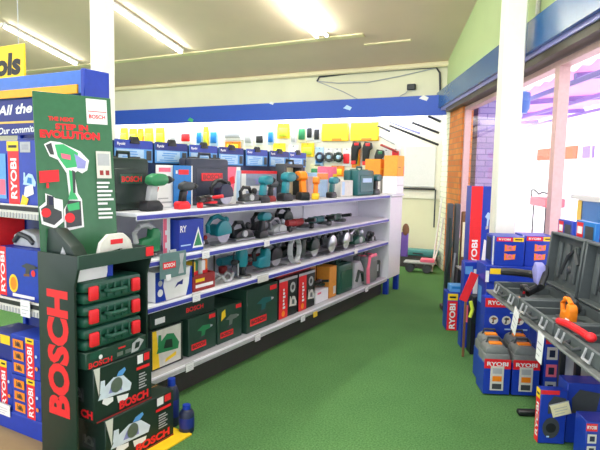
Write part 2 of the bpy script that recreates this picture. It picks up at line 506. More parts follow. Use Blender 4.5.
# local x runs along the street, local +y towards our shop
q = MB()
q.box((18.2, .55, 3.05), (6.6, .1, .8), M_SALM, .02); q.build('sign_band', r)
q = MB(); q.box((13.4, .55, 3.0), (1.4, .1, .7), M_PURP, .02); q.box((12.9, .56, 3.0), (.1, .12, .72), M_WHITE); q.build('window', r)
q = MB(); q.box((23, .55, 3.1), (2.8, .1, .7), mat('pale_pink', (250, 206, 206), .6), .02); q.build('sign_band', r)
# brick pier just outside the far window
mb = MB(); mb.box((0, 0, 1.6), (.9, .45, 3.2), M_LBRICK); o = mb.build('wall_outside_pier', None, W(8.98, 2.3, 0), AD); o['kind'] = 'structure'
# awning
r = thing('awning', 'pink translucent sheet awning on lavender rafters outside the window', 'awning', W(7.5, 2.0, 0), AD)
q = MB(); X = Matrix.Translation((0, -2.3, 3.05)) @ Matrix.Rotation(math.radians(-5), 4, 'X')
n = 90; L = 19.0
vs = []; fs = []
for i in range(n + 1):
    x = -L / 2 + L * i / n; dz = .025 * math.cos(i * PI)
    vs += [(x, -1.3, dz), (x, 1.3, dz), (x, -1.3, dz + .012), (x, 1.3, dz + .012)]
for i in range(n):
    a = 4 * i; fs += [(a, a + 4, a + 5, a + 1), (a + 2, a + 3, a + 7, a + 6), (a, a + 2, a + 6, a + 4), (a + 1, a + 5, a + 7, a + 3)]
q.add(vs, fs, M_AWN, X); q.build('roof_sheet', r)
for k in range(7):
    q = MB(); q.box((-8.7 + 2.9 * k, 0, -.07), (.09, 2.6, .09), M_RAFT, .008, X=X); q.build('rafter', r)
for y in (-1.27, 0.1, 1.27):
    q = MB(); q.box((0, y, -.13), (L, .06, .07), M_RAFT, .008, X=X); q.build('purlin', r)
q = MB(); q.box((9.3, -1.15, 1.45), (.09, .09, 2.9), M_RAFT, .01); q.build('post', r)
q = MB(); q.box((-9.4, -3.5, 1.55), (.09, .09, 3.1), M_RAFT, .01); q.build('post', r)
# blue hanging lantern by the column, trolley and crate table on the pavement
r = thing('hanging_lamp', 'blue hanging lamp under the awning beside the white window column', 'lamp', W(9.0, 2.76, 0), AD)
q = MB(); q.lathe([(.16, 2.55), (.2, 2.62), (.2, 2.86), (.1, 2.9), (.03, 2.92), (.03, 3.0)], mat('lamp_blue', (60, 110, 190), .4)); q.build('lamp_shade', r)
q = MB(); q.cyl((0, 0, 2.5), (0, 0, 2.56), .1, M_SKYP); q.build('bulb', r)
r = thing('hand_trolley', 'red hand trolley with black loop rail out on the pavement', 'trolley', W(15.2, 5.6, 0), AD)
q = MB(); q.box((0, 0, .9), (1.2, .5, .24), mat('salmon_red', (240, 110, 120), .5), .03); q.build('tub', r)
q = MB(); q.tube([(-.6, .2, 1.0), (-.6, .2, 1.14), (-.2, .2, 1.16), (.05, .2, 1.1), (.4, .2, 1.2), (.6, .2, 1.2), (.6, .2, 1.0)], .025, M_BLACK); q.build('loop_rail', r)
for sx in (-.45, .45):
    for sy in (-.18, .18):
        q = MB(); q.cyl((sx, sy, .0), (sx, sy, .8), .02, M_DGREY); q.build('leg', r)
r = thing('market_table', 'white draped table with blue panels standing on the pavement outside', 'table', W(6.35, 3.2, 0), AD)
q = MB(); q.prism([(-.9, 1.38), (.75, 1.38), (.8, 1.33), (.4, 1.31), (-.9, 1.33)], -.3, .3, M_WHITE, .01); q.build('table_cloth', r)
q = MB(); q.box((.1, .2, 1.0), (1.2, .04, .62), M_MBLUE, .01); q.box((-.55, .22, 1.0), (.35, .04, .62), M_DBLUE, .01); q.build('side_panel', r)
q = MB(); q.box((.66, .2, 1.0), (.12, .06, .62), M_YEL, .01); q.build('corner_post', r)
for sx in (-.7, .6):
    for sy in (-.2, .2):
        q = MB(); q.cyl((sx, sy, 0), (sx, sy, 1.3), .025, M_DGREY); q.build('leg', r)

# ------------------------------------------------------------------ back wall display
BY = 9.6
mb = MB(); mb.box((-9.0, 9.575, 1.9), (13.0, .02, 1.5), M_PEG); o = mb.build('wall_back_pegboard'); o['kind'] = 'structure'
# white sheet panel, rail and low plinth at the far end of the aisle
r = thing('whiteboard', 'tall blank white board on the far wall above a dark rail', 'board', (-3.05, 9.54, 1.34))
q = MB(); q.box((0, 0, .37), (.56, .04, .72), M_WHITE, .01); q.build('board', r)
q = MB(); q.box((-.02, -.015, -.02), (.62, .05, .03), M_BLACK, .006); q.build('rail', r)
q = MB(); q.box((.30, -.01, -.35), (.02, .03, .66), M_DGREY, .004); q.build('upright', r)
q = MB(); q.box((0, 0, .10), (1.5, .5, .20), M_KICK, .01); tag(q.build('plinth', None, (-3.43, 9.3, 0)), 'low dark plinth at the end of the green aisle', 'plinth')
r = thing('teal_case', 'long flat teal case lying on the low plinth beyond the aisle', 'case', (-2.88, 9.2, .201), .1)
q = MB(); q.box((0, 0, .05), (.62, .26, .10), mat('grey_teal', (70, 140, 140), .45), .02, 2); q.build('shell', r)
q = MB(); q.tube([(-.08, -.13, .04), (-.08, -.17, .05), (.08, -.17, .05), (.08, -.13, .04)], .01, M_BLACK); q.build('handle', r)
r = thing('scrap_tool', 'small pale boxed tool lying on plinth beside teal case', 'tool', (-3.36, 9.2, .201))
q = MB(); q.box((0, 0, .07), (.24, .16, .14), M_LGREY, .015); q.build('body', r)
q = MB(); q.tube([(-.1, 0, .14), (-.06, 0, .19), (.06, 0, .19), (.1, 0, .14)], .012, M_DGREY); q.build('handle', r)
r = thing('floor_trolley', 'low grey trolley with round wheels on green carpet before the plinth', 'trolley', (-2.72, 8.72, 0), .2)
q = MB(); q.box((0, 0, .16), (.5, .22, .03), M_LGREY, .008); q.build('deck', r)
for sx in (-.15, .12):
    q = MB(); q.cyl((sx, -.1, .07), (sx, .1, .07), .07, M_DGREY, n=18); q.build('wheel', r)
q = MB(); q.tube([(.22, 0, .17), (.3, 0, .5), (.34, 0, .9)], .014, M_WHITE); q.build('handle', r)
q = MB(); q.box((.12, 0, .2), (.22, .18, .05), M_PINK, .01); tag(q.build('red_packet', None, (-2.72, 8.72, .0), .2), 'flat red packet lying on low grey trolley', 'packet')
q = MB(); q.tube([(0, 0, 0), (.03, .3, 1.2)], .015, M_WHITE); tag(q.build('white_pole', None, (-2.56, 8.86, 0)), 'slim white pole leaning against the far wall near the brick pier', 'pole')

# hanging packs: one prototype per shape, copied
def pack_proto(w, h, face, blob, label, cat='hanging pack'):
    r = thing('hanging_pack', label, cat, (0, 0, 0))
    q = MB(); q.box((0, 0, -h / 2), (w, .012, h), face, .003); q.box((0, -.004, -.02), (.03, .012, .012), M_DGREY); q.build('card', r)
    q = MB(); q.box((0, -.02, -h * .58), (w * .7, .03, h * .55), blob, .012, 2); q.build('blister', r)
    return r
ORD = ['first', 'second', 'third', 'fourth', 'fifth', 'sixth', 'seventh', 'eighth', 'ninth', 'tenth', 'eleventh', 'twelfth', 'thirteenth', 'fourteenth', 'fifteenth', 'sixteenth', 'seventeenth', 'eighteenth', 'nineteenth', 'twentieth', 'twenty first', 'twenty second']
cols = {'yellow': (M_YEL, M_LIME), 'white': (M_WHITE, M_LGREY), 'red': (M_WHITE, M_RED), 'orange': (M_ORANGE, M_YEL), 'blue': (M_SKYP, M_MBLUE), 'black': (M_WHITE, M_BLACK), 'green': (M_CREAM, M_GRN)}
protos = {}
# top row, spotted from the white panel leftwards: (x, z top, w, h, colour)
row1 = [(-10.55, 2.52, .2, .42, 'white'), (-10.3, 2.52, .22, .44, 'yellow'), (-10.0, 2.5, .22, .44, 'yellow'), (-9.76, 2.5, .16, .42, 'orange'), (-9.5, 2.5, .24, .42, 'yellow'), (-9.15, 2.5, .24, .42, 'yellow'), (-8.75, 2.48, .18, .4, 'white'), (-8.38, 2.44, .3, .3, 'red'),
        (-8.0, 2.5, .16, .42, 'blue'), (-7.82, 2.5, .13, .42, 'yellow'), (-7.6, 2.5, .2, .42, 'blue'), (-7.1, 2.5, .5, .3, 'white'), (-6.7, 2.5, .2, .42, 'white'), (-7.1, 2.17, .36, .2, 'orange'), (-6.42, 2.36, .2, .26, 'black'), (-6.15, 2.46, .14, .36, 'blue'),
        (-5.86, 2.52, .26, .3, 'yellow'), (-5.62, 2.44, .12, .34, 'white'), (-5.43, 2.52, .18, .38, 'green'), (-5.26, 2.52, .13, .34, 'black'), (-5.1, 2.5, .13, .36, 'black')]
row2 = [(-5.95, 2.1, .26, .28, 'yellow'), (-5.62, 2.06, .2, .3, 'white'), (-5.3, 2.1, .26, .22, 'yellow'), (-5.04, 2.02, .16, .3, 'blue'), (-4.84, 2.0, .16, .24, 'black'), (-4.66, 2.0, .15, .24, 'black'), (-4.46, 2.0, .15, .28, 'red'), (-4.27, 2.0, .15, .3, 'orange'), (-3.68, 1.98, .12, .3, 'white'), (-3.5, 2.0, .16, .14, 'red')]
row3 = [(-5.8, 1.7, .24, .3, 'white'), (-5.56, 1.7, .14, .26, 'yellow'), (-5.12, 1.72, .2, .26, 'green'), (-4.9, 1.68, .2, .26, 'yellow'), (-4.64, 1.7, .24, .2, 'orange'), (-4.38, 1.62, .2, .3, 'red'), (-4.14, 1.62, .16, .3, 'yellow'), (-3.92, 1.58, .18, .2, 'red'), (-3.55, 1.72, .14, .2, 'orange')]
row2 = [(x, z + .03, pw, ph * 1.2, c) for x, z, pw, ph, c in row2]
for rn, row in (('top', row1), ('middle', row2), ('bottom', row3)):
    for i, (x, z, pw, ph, cn) in enumerate(row):
        k = len(row) - i
        lab = '%s pack, %s, counted from white board in the %s row of back wall' % (ORD[k - 1], cn if cn != 'black' else 'black on white', rn)
        o = pack_proto(pw * 1.12, ph, cols[cn][0], cols[cn][1], lab)
        o.location = (x, 9.54, z); o['group'] = 'packs hanging on the back wall'
# yellow header boards with round spools beneath
for x0, x1, nm in ((-5.0, -4.42, 'above the round spools'), (-4.4, -3.82, 'above the black hung tools')):
    r = thing('header_board', 'wide yellow header board on the back wall ' + nm, 'sign board', ((x0 + x1) / 2, 9.53, 2.16))
    q = MB(); q.box((0, 0, .17), (x1 - x0 - .02, .05, .34), M_YEL, .012); q.build('board', r)
    q = MB(); q.box((.05, -.03, .03), (.2, .012, .05), M_ORANGE, .003); q.build('price_strip', r)
for i, x in enumerate((-4.98, -4.78, -4.58)):
    r = thing('cable_spool', '%s dark round spool hung under the yellow header boards' % ('left-end', 'middle', 'right-end')[i], 'spool', (x, 9.44, 1.86), 0, 'round spools on the back wall')
    q = MB(); q.tube([(.075 * math.cos(a * PI / 8), 0, .075 * math.sin(a * PI / 8)) for a in range(16)], .026, (M_NAVY, M_DGREY, M_DGREEN)[i], closed=True); q.build('coil', r)
    q = MB(); q.cyl((0, -.03, 0), (0, .03, 0), .04, M_SKYP); q.build('hub', r)
for i, (x, z, m1, m2, lab) in enumerate(((-4.2, 1.93, M_BLACK, M_RED, 'black and red tool hung on the back wall under yellow header board'), (-3.98, 1.92, M_BLACK, M_RED, 'black tool with two red ends hung next to the orange cartons'), (-3.74, 1.78, M_BLACK, M_GRN, 'black and green tool hung just above the orange cartons'), (-5.34, 1.66, M_NAVY, M_YEL, 'navy and yellow tool hung on the back wall above the orange drills'))):
    r = thing('hung_tool', lab, 'tool', (x, 9.36, z), 0, 'tools hung on the back wall')
    q = MB(); q.prism([(-.07, -.2), (.02, -.2), (.05, .06), (.1, .1), (.08, .2), (-.04, .22), (-.08, .1)], -.04, .04, m1, .01); q.build('body', r)
    q = MB(); q.box((-.02, -.045, -.17), (.09, .02, .07), m2, .006); q.build('foot_trim', r)
    q = MB(); q.box((.03, -.045, .16), (.08, .02, .05), m2, .006); q.build('head_trim', r)
    q = MB(); q.cyl((0, .04, .2), (0, .15, .2), .008, M_STEEL, n=8); q.build('hook', r)
# long rods hung on the slant at the right end of the display
rods = [((-3.60, 2.42), (-2.72, 2.08), M_BLACK, 'longest black rod hung aslant over the white panel'),
        ((-3.18, 2.46), (-2.72, 2.28), M_BLACK, 'upper black rod hung aslant near the painted brick'),
        ((-3.77, 2.55), (-3.05, 2.28), M_LAV, 'lavender rod hung aslant just under the blue bulkhead'),
        ((-3.82, 2.42), (-3.60, 2.32), M_DGREY, 'short dark bracket rod hung aslant left of the longest black rod'),
        ((-3.78, 2.24), (-3.5, 2.1), M_LGREY, 'pale rod hung aslant above the orange cartons'),
        ((-3.75, 2.08), (-3.45, 1.96), M_DRED, 'dark red rod hung aslant above the orange cartons'),
        ((-2.9, 2.56), (-2.7, 2.47), M_BLACK, 'short black rod hung aslant at the corner under the blue bulkhead')]
for a, b, m, lab in rods:
    r = thing('hanging_rod', lab, 'rod', ((a[0] + b[0]) / 2, 9.48, (a[1] + b[1]) / 2), 0, 'rods hung aslant on the back wall')
    dx, dz = (b[0] - a[0]) / 2, (b[1] - a[1]) / 2
    q = MB(); q.cyl((-dx, 0, -dz), (dx, 0, dz), .02, m, n=8); q.build('rod', r)
    q = MB(); q.ell((-dx, 0, -dz), (.03, .02, .022), m); q.build('end_knob', r)
# cable, junction box and scraps on the back wall
q = MB()
def px(pts, r, m=M_DGREY): q.tube(pts, r, m, n=6)
q.tube([(-5.15, 9.58, 3.30), (-5.1, 9.58, 3.38), (-4.4, 9.575, 3.41), (-3.6, 9.575, 3.41), (-2.85, 9.575, 3.40), (-2.78, 9.575, 3.3), (-2.76, 9.575, 3.0)], .018, M_DGREY, n=6)
q.tube([(-5.15, 9.58, 3.3), (-4.7, 9.585, 3.24), (-4.1, 9.585, 3.22), (-3.5, 9.585, 3.29), (-2.85, 9.585, 3.39)], .009, M_LGREY, n=5)
q.tube([(-5.15, 9.58, 3.3), (-4.6, 9.585, 3.08), (-4.3, 9.585, 2.93)], .008, M_LGREY, n=5)
tag(q.build('cable'), 'dark cable strung below the cornice of the back wall with drooping loops', 'cable')
r = thing('junction_box', 'small black socket box on the back wall above the blue bulkhead', 'socket', (-3.27, 9.57, 3.09))
q = MB(); q.box((0, 0, 0), (.15, .06, .1), M_BLACK, .01); q.build('housing', r)
q = MB(); q.tube([(-.06, 0, -.05), (-.1, 0, -.1), (-.2, .01, -.14), (-.24, .01, -.2)], .008, M_LGREY, n=5); q.build('lead', r)
for x, z, m, lab, wv in ((-4.36, 2.74, M_SKYP, 'pale torn scrap stuck midway along blue bulkhead', .09), (-6.0, 2.89, M_WHITE, 'white scrap at the top edge of the blue bulkhead', .06), (-8.05, 2.62, M_LGRN, 'small green tag on the lower edge of blue bulkhead', .09), (-2.95, 2.85, M_WHITE, 'white slip at corner end of blue bulkhead', .09)):
    q = MB(); q.prism([(-wv, 0), (-.2 * wv, .6 * wv), (.9 * wv, .1 * wv), (.5 * wv, -.5 * wv)], -.003, .003, m); tag(q.build('sticker', None, (x, 9.307, z)), lab, 'sticker')
# orange cartons and white bins on the end of the gondola are built with the gondola
# yellow hanging sign
r = thing('hanging_sign', 'yellow hanging sign with bold black lettering beside the ceiling tube', 'sign', (-4.98, 3.0, 2.46))
q = MB(); q.box((0, 0, 0), (1.16, .02, .3), M_YEL, .004)
p = Pr(q, 'F', 1.16, .02, .3, -.15); p.text('Tools', .66, .47, .19, M_BLACK, 0, .7, .05, .1); q.build('board', r)
for dx in (-.5, .5):
    q = MB(); q.tube([(dx, 0, .15), (dx, 0, 2.73)], .004, M_LGREY, n=5); q.build('hanging_wire', r)
# ------------------------------------------------------------------ tool builders (long axis = local X, side faces -Y, base at z = 0)
def part(q, name, root): return q.build(name, root)
def drill(label, loc, rz, m1, m2, m3, s=1.0, group=None, cat='drill'):
    r = thing('cordless_drill', label, cat, loc, rz, group); r.scale = (s, s, s)
    q = MB(); q.prism([(-.095, .165), (-.085, .205), (-.04, .222), (.03, .218), (.055, .2), (.055, .165), (.02, .148), (-.06, .145)], -.032, .032, m1, .012); part(q, 'body', r)
    q = MB(); q.cyl((.05, 0, .183), (.085, 0, .183), .024, M_BLACK); q.cyl((.085, 0, .183), (.125, 0, .183), .022, M_DGREY, .01); part(q, 'chuck', r)
    q = MB(); q.prism([(-.08, .15), (-.025, .15), (-.035, .055), (-.1, .055)], -.022, .022, m2, .01); part(q, 'grip', r)
    q = MB(); q.prism([(-.13, 0), (.0, 0), (.005, .03), (-.03, .062), (-.12, .062), (-.135, .04)], -.035, .035, m3, .008); part(q, 'battery', r)
    q = MB(); q.prism([(-.027, .145), (-.008, .14), (-.018, .112), (-.032, .11)], -.01, .01, M_RED, .003); part(q, 'trigger', r)
    return r
def saw(label, loc, rz, m1, m2, s=1.0, group=None):
    r = thing('circular_saw', label, 'saw', loc, rz, group); r.scale = (s, s, s)
    q = MB(); q.box((0, 0, .006), (.30, .15, .012), M_STEEL, .004); part(q, 'base_plate', r)
    arc = [(.095 * math.cos(a), .1 + .095 * math.sin(a)) for a in [PI * k / 12 - .2 for k in range(15)]]
    q = MB(); q.prism(arc, -.055, -.02, m1, .006); part(q, 'blade_guard', r)
    q = MB(); q.cyl((0, -.04, .098), (0, -.036, .098), .088, M_SILV, n=28); part(q, 'blade', r)
    q = MB(); q.cyl((.0, -.02, .11), (.0, .08, .11), .05, m1, n=16); q.cyl((0, .08, .11), (0, .1, .11), .046, m2, .036, 16); part(q, 'motor', r)
    q = MB(); q.tube([(-.14, .01, .1), (-.15, .01, .16), (-.1, .01, .215), (-.02, .01, .23), (.06, .01, .2), (.08, .01, .15)], .019, m2, 9); part(q, 'handle', r)
    q = MB(); q.ell((.095, .01, .19), (.026, .026, .03), m2); part(q, 'front_knob', r)
    return r
def jigsaw(label, loc, rz, m1, m2, s=1.0, group=None):
    r = thing('jigsaw', label, 'saw', loc, rz, group); r.scale = (s, s, s)
    q = MB(); q.box((0, 0, .022), (.17, .07, .008), M_STEEL, .003); part(q, 'base_plate', r)
    q = MB(); q.prism([(.08, .03), (.09, .15), (.07, .185), (.02, .19), (.01, .13), (-.08, .12), (-.1, .06), (-.05, .035)], -.033, .033, m1, .012); part(q, 'body', r)
    q = MB(); q.tube([(.04, 0, .185), (-.02, 0, .215), (-.08, 0, .205), (-.12, 0, .165), (-.105, 0, .1)], .018, m2, 9); part(q, 'handle', r)
    q = MB(); q.box((.07, 0, .0105), (.012, .002, .018), M_SILV); part(q, 'blade', r)
    return r
def grinder(label, loc, rz, m1, m2, s=1.0, group=None):
    r = thing('angle_grinder', label, 'grinder', loc, rz, group); r.scale = (s, s, s)
    q = MB(); q.cyl((-.05, 0, .075), (.09, 0, .075), .034, m1, .03, 16); q.cyl((-.16, 0, .08), (-.05, 0, .075), .026, m1, .03, 16); part(q, 'body', r)
    q = MB(); q.prism([(.085, .05), (.09, .1), (.12, .108), (.155, .095), (.155, .05)], -.028, .028, M_STEEL, .008); part(q, 'gear_head', r)
    q = MB(); q.cyl((.125, 0, .03), (.125, 0, .05), .066, m2, n=24); part(q, 'guard', r)
    q = MB(); q.cyl((.125, 0, .022), (.125, 0, .028), .06, M_DGREY, n=24); part(q, 'disc', r)
    q = MB(); q.cyl((.115, -.03, .085), (.115, -.13, .1), .015, m2, .018); part(q, 'side_handle', r)
    q = MB(); q.box((-.12, 0, .025), (.05, .05, .05), m2, .01); part(q, 'rear_foot', r)
    return r
def planer(label, loc, rz, m1, m2, s=1.0, group=None, cat='planer', nm='power_planer'):
    r = thing(nm, label, cat, loc, rz, group); r.scale = (s, s, s)
    q = MB(); q.box((0, 0, .012), (.29, .1, .024), M_STEEL, .005); part(q, 'sole_plate', r)
    q = MB(); q.prism([(-.13, .024), (-.13, .06), (-.05, .09), (.04, .1), (.11, .08), (.125, .024)], -.045, .045, m1, .012); part(q, 'body', r)
    q = MB(); q.tube([(-.125, 0, .055), (-.14, 0, .12), (-.09, 0, .16), (.0, 0, .155), (.04, 0, .1)], .018, m2, 9); part(q, 'handle', r)
    q = MB(); q.lathe([(.014, .08), (.024, .1), (.028, .125), (.02, .145), (.006, .15)], m2, 14, Matrix.Translation((.095, 0, 0))); part(q, 'front_knob', r)
    q = MB(); q.cyl((-.02, -.045, .06), (-.02, -.06, .06), .03, M_LGREY); part(q, 'belt_cover', r)
    return r
def router(label, loc, rz, m1, m2, s=1.0, group=None):
    r = thing('plunge_router', label, 'router', loc, rz, group); r.scale = (s, s, s)
    q = MB(); q.lathe([(.075, 0), (.078, .006), (.07, .014), (.03, .016)], M_STEEL, 20); part(q, 'base_plate', r)
    q = MB(); q.lathe([(.036, .08), (.045, .1), (.047, .19), (.038, .22), (.03, .235)], m1, 18); part(q, 'motor', r)
    for e in (-1, 1):
        q = MB(); q.cyl((e * .045, 0, .01), (e * .045, 0, .13), .008, M_SILV, n=10); part(q, 'plunge_rod', r)
        q = MB(); q.cyl((e * .045, 0, .12), (e * .075, 0, .12), .014, m2); q.ell((e * .095, 0, .122), (.03, .024, .024), m2); part(q, 'side_handle', r)
    q = MB(); q.box((0, 0, .05), (.05, .06, .07), m2, .01); part(q, 'collar', r)
    return r
def case(name, label, loc, rz, w, d, h, m, grp=None, ml=M_RED, lying=False, text=None, tm=M_WHITE, plate=None, cat='tool case'):
    """moulded tool case standing (or lying) with its handle, latches and rib lines on the front"""
    r = thing(name, label, cat, loc, rz, grp)
    q = MB(); b = .022
    if lying:
        q.box((0, 0, h * .25), (w, d, h * .5 - .002), m, b, 2); q.box((0, 0, h * .75), (w, d, h * .5 - .002), m, b, 2); part(q, 'shell', r)
        for k in range(5):
            q = MB(); q.box((-w * .25 + w * .125 * k, -d / 2 - .003, h * .5), (.012, .012, h * .62), m, .003); part(q, 'rib', r)
        for e in (-1, 1):
            q = MB(); q.box((e * w * .36, -d / 2 - .008, h * .5), (.055, .022, h * .62), ml, .008, 2); part(q, 'latch', r)
        q = MB(); q.tube([(-w * .15, -d / 2, h * .5), (-w * .13, -d / 2 - .03, h * .5), (w * .13, -d / 2 - .03, h * .5), (w * .15, -d / 2, h * .5)], .011, m, 8); part(q, 'handle', r)
    else:
        q.box((0, -d * .25, h / 2), (w, d * .5 - .002, h), m, b, 2); q.box((0, d * .25, h / 2), (w, d * .5 - .002, h), m, b, 2); part(q, 'shell', r)
        q = MB(); q.box((0, -d / 2 - .002, h * .47), (w * .8, .012, h * .66), m, .005)
        part(q, 'front_panel', r)
        for e in (-1, 1):
            q = MB(); q.box((e * w * .3, 0, h), (.05, d * .5, .02), ml, .006); part(q, 'latch', r)
        q = MB(); q.tube([(-w * .16, 0, h - .01), (-w * .14, 0, h + .035), (w * .14, 0, h + .035), (w * .16, 0, h - .01)], .012, m, 8); part(q, 'handle', r)
        if plate is not None:
            q = MB(); q.box((0, -d / 2 - .01, h * .6), (w * .56, .006, h * .17), plate, .002)
            if text:
                p = Pr(q, 'F', w * .56, d + .026, h * .17, h * .515); p.text(text, .5, .5, h * .11, tm, 0, w * .5)
            part(q, 'label_plate', r)
    return r
def carton(name, label, loc, rz, w, d, h, m, prints=None, grp=None, cat='box', seam=None):
    q = MB(); q.box((0, 0, h / 2), (w, d, h), m, .004, 1)
    if seam is not None:
        p = Pr(q, 'T', w, d, h); p.rect(0.02, .49, .98, .51, seam)
    if prints: prints(q, w, d, h)
    return tag(q.build(name, None, loc, rz), label, cat, grp)
def leaflet(label, loc, rz, w, h, m, prints=None, grp=None, clip=False, name='leaflet_card', cat='leaflet', tilt=0.0):
    r = thing(name, label, cat, loc, rz, grp)
    q = MB(); q.box((0, 0, h / 2), (w, .006, h), m, .002)
    if prints: prints(q, w, .006, h)
    o = part(q, 'card', r); o.rotation_euler = (tilt, 0, 0)
    if clip:
        q = MB(); q.prism([(-.045, h - .025), (.045, h - .025), (.03, h + .018), (-.03, h + .018)], -.016, .016, M_BLACK, .003); q.cyl((-.035, 0, h + .02), (.035, 0, h + .02), .006, M_DGREY, n=8); part(q, 'bulldog_clip', r)
    else:
        q = MB(); q.box((0, .03, .004), (w * .5, .06, .008), M_LGREY, .002); part(q, 'foot', r)
    return r
def price_tag(label, loc, rz, w=.07, h=.045, m=M_WHITE, grp='price tags on the shelf edges'):
    r = thing('price_tag', label, 'price tag', loc, rz, grp)
    q = MB(); q.box((0, 0, 0), (w, .004, h), m, .001); p = Pr(q, 'F', w, .004, h, -h / 2)
    for k in range(3): p.rect(.15, .2 + .22 * k, .85 - .2 * (k == 0), .24 + .22 * k, M_LGREY)
    part(q, 'card', r)
    q = MB(); q.box((0, .002, h / 2), (w * 1.06, .006, .008), M_LGREY, .001); part(q, 'holder', r)
    return r

# ------------------------------------------------------------------ gondola
GX = -2.553
SH = [('low', .23), ('mid', .712), ('high', 1.01), ('top', 1.315)]
g = thing('gondola_shelving', 'long white double sided shop shelving unit along the green aisle', 'shelving', (-3.03, 4.85, 0))
y0, y1 = 2.46, 6.80
def gl(x): return x + 3.03
def gy(y): return y - 4.85
q = MB(); q.box((0, gy((y0 + y1) / 2), .085), (.80, y1 - y0, .17), M_KICK, .006); part(q, 'kick_plinth', g)
for nm, z in SH:
    for sd in ((1,) if nm == 'low' else (1, -1)):
        q = MB(); q.box((sd * .245, gy((y0 + y1) / 2), z - .012), (.44, y1 - y0, .024), M_DECK if nm == 'low' else M_SHELF, .003); o = part(q, 'shelf', g)
        q2 = MB(); q2.box((sd * .470, gy((y0 + y1) / 2), z - .025), (.012, y1 - y0, .046), M_SHELF, .003)
        q2.box((sd * .4775, gy((y0 + y1) / 2), z - .028), (.004, y1 - y0, .026), mat('rail_blue', (64, 70, 170), .4) if nm != 'low' else M_LGREY, .001); q2.build('price_rail', o)
q = MB(); q.box((0, gy((y0 + y1) / 2), .75), (.03, y1 - y0, 1.15), M_SHELF, .002); part(q, 'back_panel', g)
q = MB(); q.box((0, gy(3.95), 1.55), (.03, 2.85, .46), mat('slate_panel', (44, 58, 98), .5), .004); tag(part(q, 'upper_back_panel', g), 'slate blue upper panel')
for y in (y0, 3.9, 5.36, y1):
    q = MB(); q.box((0, gy(y), .72), (.05, .03, 1.44), M_SHELF, .003); part(q, 'upright', g)
q = MB(); q.box((.02, gy(7.03), .745), (.94, .44, 1.07), M_SHELF, .006); q.box((.02, gy(7.03), 1.30), (.98, .46, .03), M_SHELF, .005); part(q, 'end_cabinet', g)
for x in (-.43, .45):
    for y in (6.84, 7.22):
        q = MB(); q.box((x, gy(y), .105), (.07, .05, .21), M_BLUE, .005); tag(part(q, 'foot', g), 'blue foot')
r = thing('hook_pack', 'dark purple pack hung on the far end of the white shelving', 'hanging pack', (-2.5, 7.29, .62))
q = MB(); q.box((0, 0, .0), (.1, .03, .34), M_PURP, .008); part(q, 'card', r)
q = MB(); q.ell((.01, .0, .2), (.05, .03, .09), M_BROWN); part(q, 'blister', r)

def G(y, z, x): return (x, y, z)
def gcarton(name, label, ya, yb, z, h, d, xf, m, prints=None, grp=None, seam=None, cat='box'):
    if z in (.232, .516, .604): xf -= .045   # base shelf goods stand back from the edge
    return carton(name, label, (xf - d / 2, (ya + yb) / 2, z + .001), RG, yb - ya, d, h, m, prints, grp, cat, seam)
def bosch_front(pic=M_GRN, side='l', extra=None):
    def f(q, w, d, h):
        p = Pr(q, 'F', w, d, h)
        p.tool_pic(.55, .55, .55, pic, M_DGREY, M_LGREY)
        p.rect(.1, .14, .62, .30, M_RED); p.text('BOSCH', .36, .22, h * .09, M_DGREEN, 0, w * .44)
        p.rect(.72, .84, .95, .95, M_RED)
        if extra: extra(p)
    return f
# bottom shelf ------------------------------------------------------
def f1(q, w, d, h):
    p = Pr(q, 'F', w, d, h)
    p.rect(.02, .04, .92, .97, M_OFFW); p.poly([(.02, .04), (.24, .04), (.14, .97), (.02, .97)], M_YEL)
    p.saw_pic(.5, .56, .72, M_GRN, M_DGREEN); p.poly([(.4, .12), (.75, .2), (.76, .3), (.42, .2)], M_YEL)
gcarton('saw_carton', 'dark carton with yellow edged white picture of a green saw at the shelf end', 2.66, 2.97, .232, .28, .34, -2.59, M_DGREEN, f1, 'tool cartons on the bottom shelf')
def f2(q, w, d, h):
    p = Pr(q, 'F', w, d, h); p.text('BOSCH', .66, .45, h * .26, M_RED, 0, w * .28); p.rect(.06, .2, .2, .5, M_WHITE)
gcarton('flat_carton', 'long dark green carton with red lettering laid over the yellow edged saw carton', 2.66, 3.34, .516, .135, .34, -2.60, M_DGREEN, f2, 'tool cartons on the bottom shelf')
gcarton('tool_carton', 'dark green tool carton with red label next to the yellow edged saw carton', 3.02, 3.34, .232, .28, .36, -2.585, M_GREEN, bosch_front(), 'tool cartons on the bottom shelf')
gcarton('tool_carton', 'dark green tool carton with a yellow patch on its picture', 3.36, 3.68, .232, .29, .36, -2.585, M_GREEN, bosch_front(M_STEEL, extra=lambda p: p.poly([(.12, .62), (.3, .72), (.28, .92), (.14, .86)], M_YEL)), 'tool cartons on the bottom shelf')
gcarton('large_carton', 'largest dark green tool carton on bottom shelf beside the red and black cartons', 3.72, 4.20, .232, .37, .39, -2.565, M_GREEN, bosch_front(M_DTEAL), 'tool cartons on the bottom shelf')
def f3(q, w, d, h):
    p = Pr(q, 'F', w, d, h)
    p.rect(0.0, 0.0, .46, .93, M_RED); p.rect(0, .93, 1, 1, M_LGREY); [p.rect(.2, .24 + .09 * k, .33 - .03 * (k % 3), .30 + .09 * k, M_WHITE) for k in range(6)]
    p.disc(.22, .12, .028, M_ORANGE); p.disc(.72, .72, .05, M_LGREY); p.disc(.72, .72, .025, M_DGREY); p.saw_pic(.74, .34, .42, M_OFFW, M_STEEL)
for a, b, lab in ((4.24, 4.57, 'red and black carton with pale top strip against the largest green carton'), (4.60, 4.93, 'red and black carton with pale top strip next to the white box')):
    gcarton('red_carton', lab, a, b, .232, .37, .30, -2.575, M_BLACK, f3, 'red and black cartons')
def f4(q, w, d, h):
    p = Pr(q, 'F', w, d, h); p.rect(.05, .2, .95, .8, M_RED)
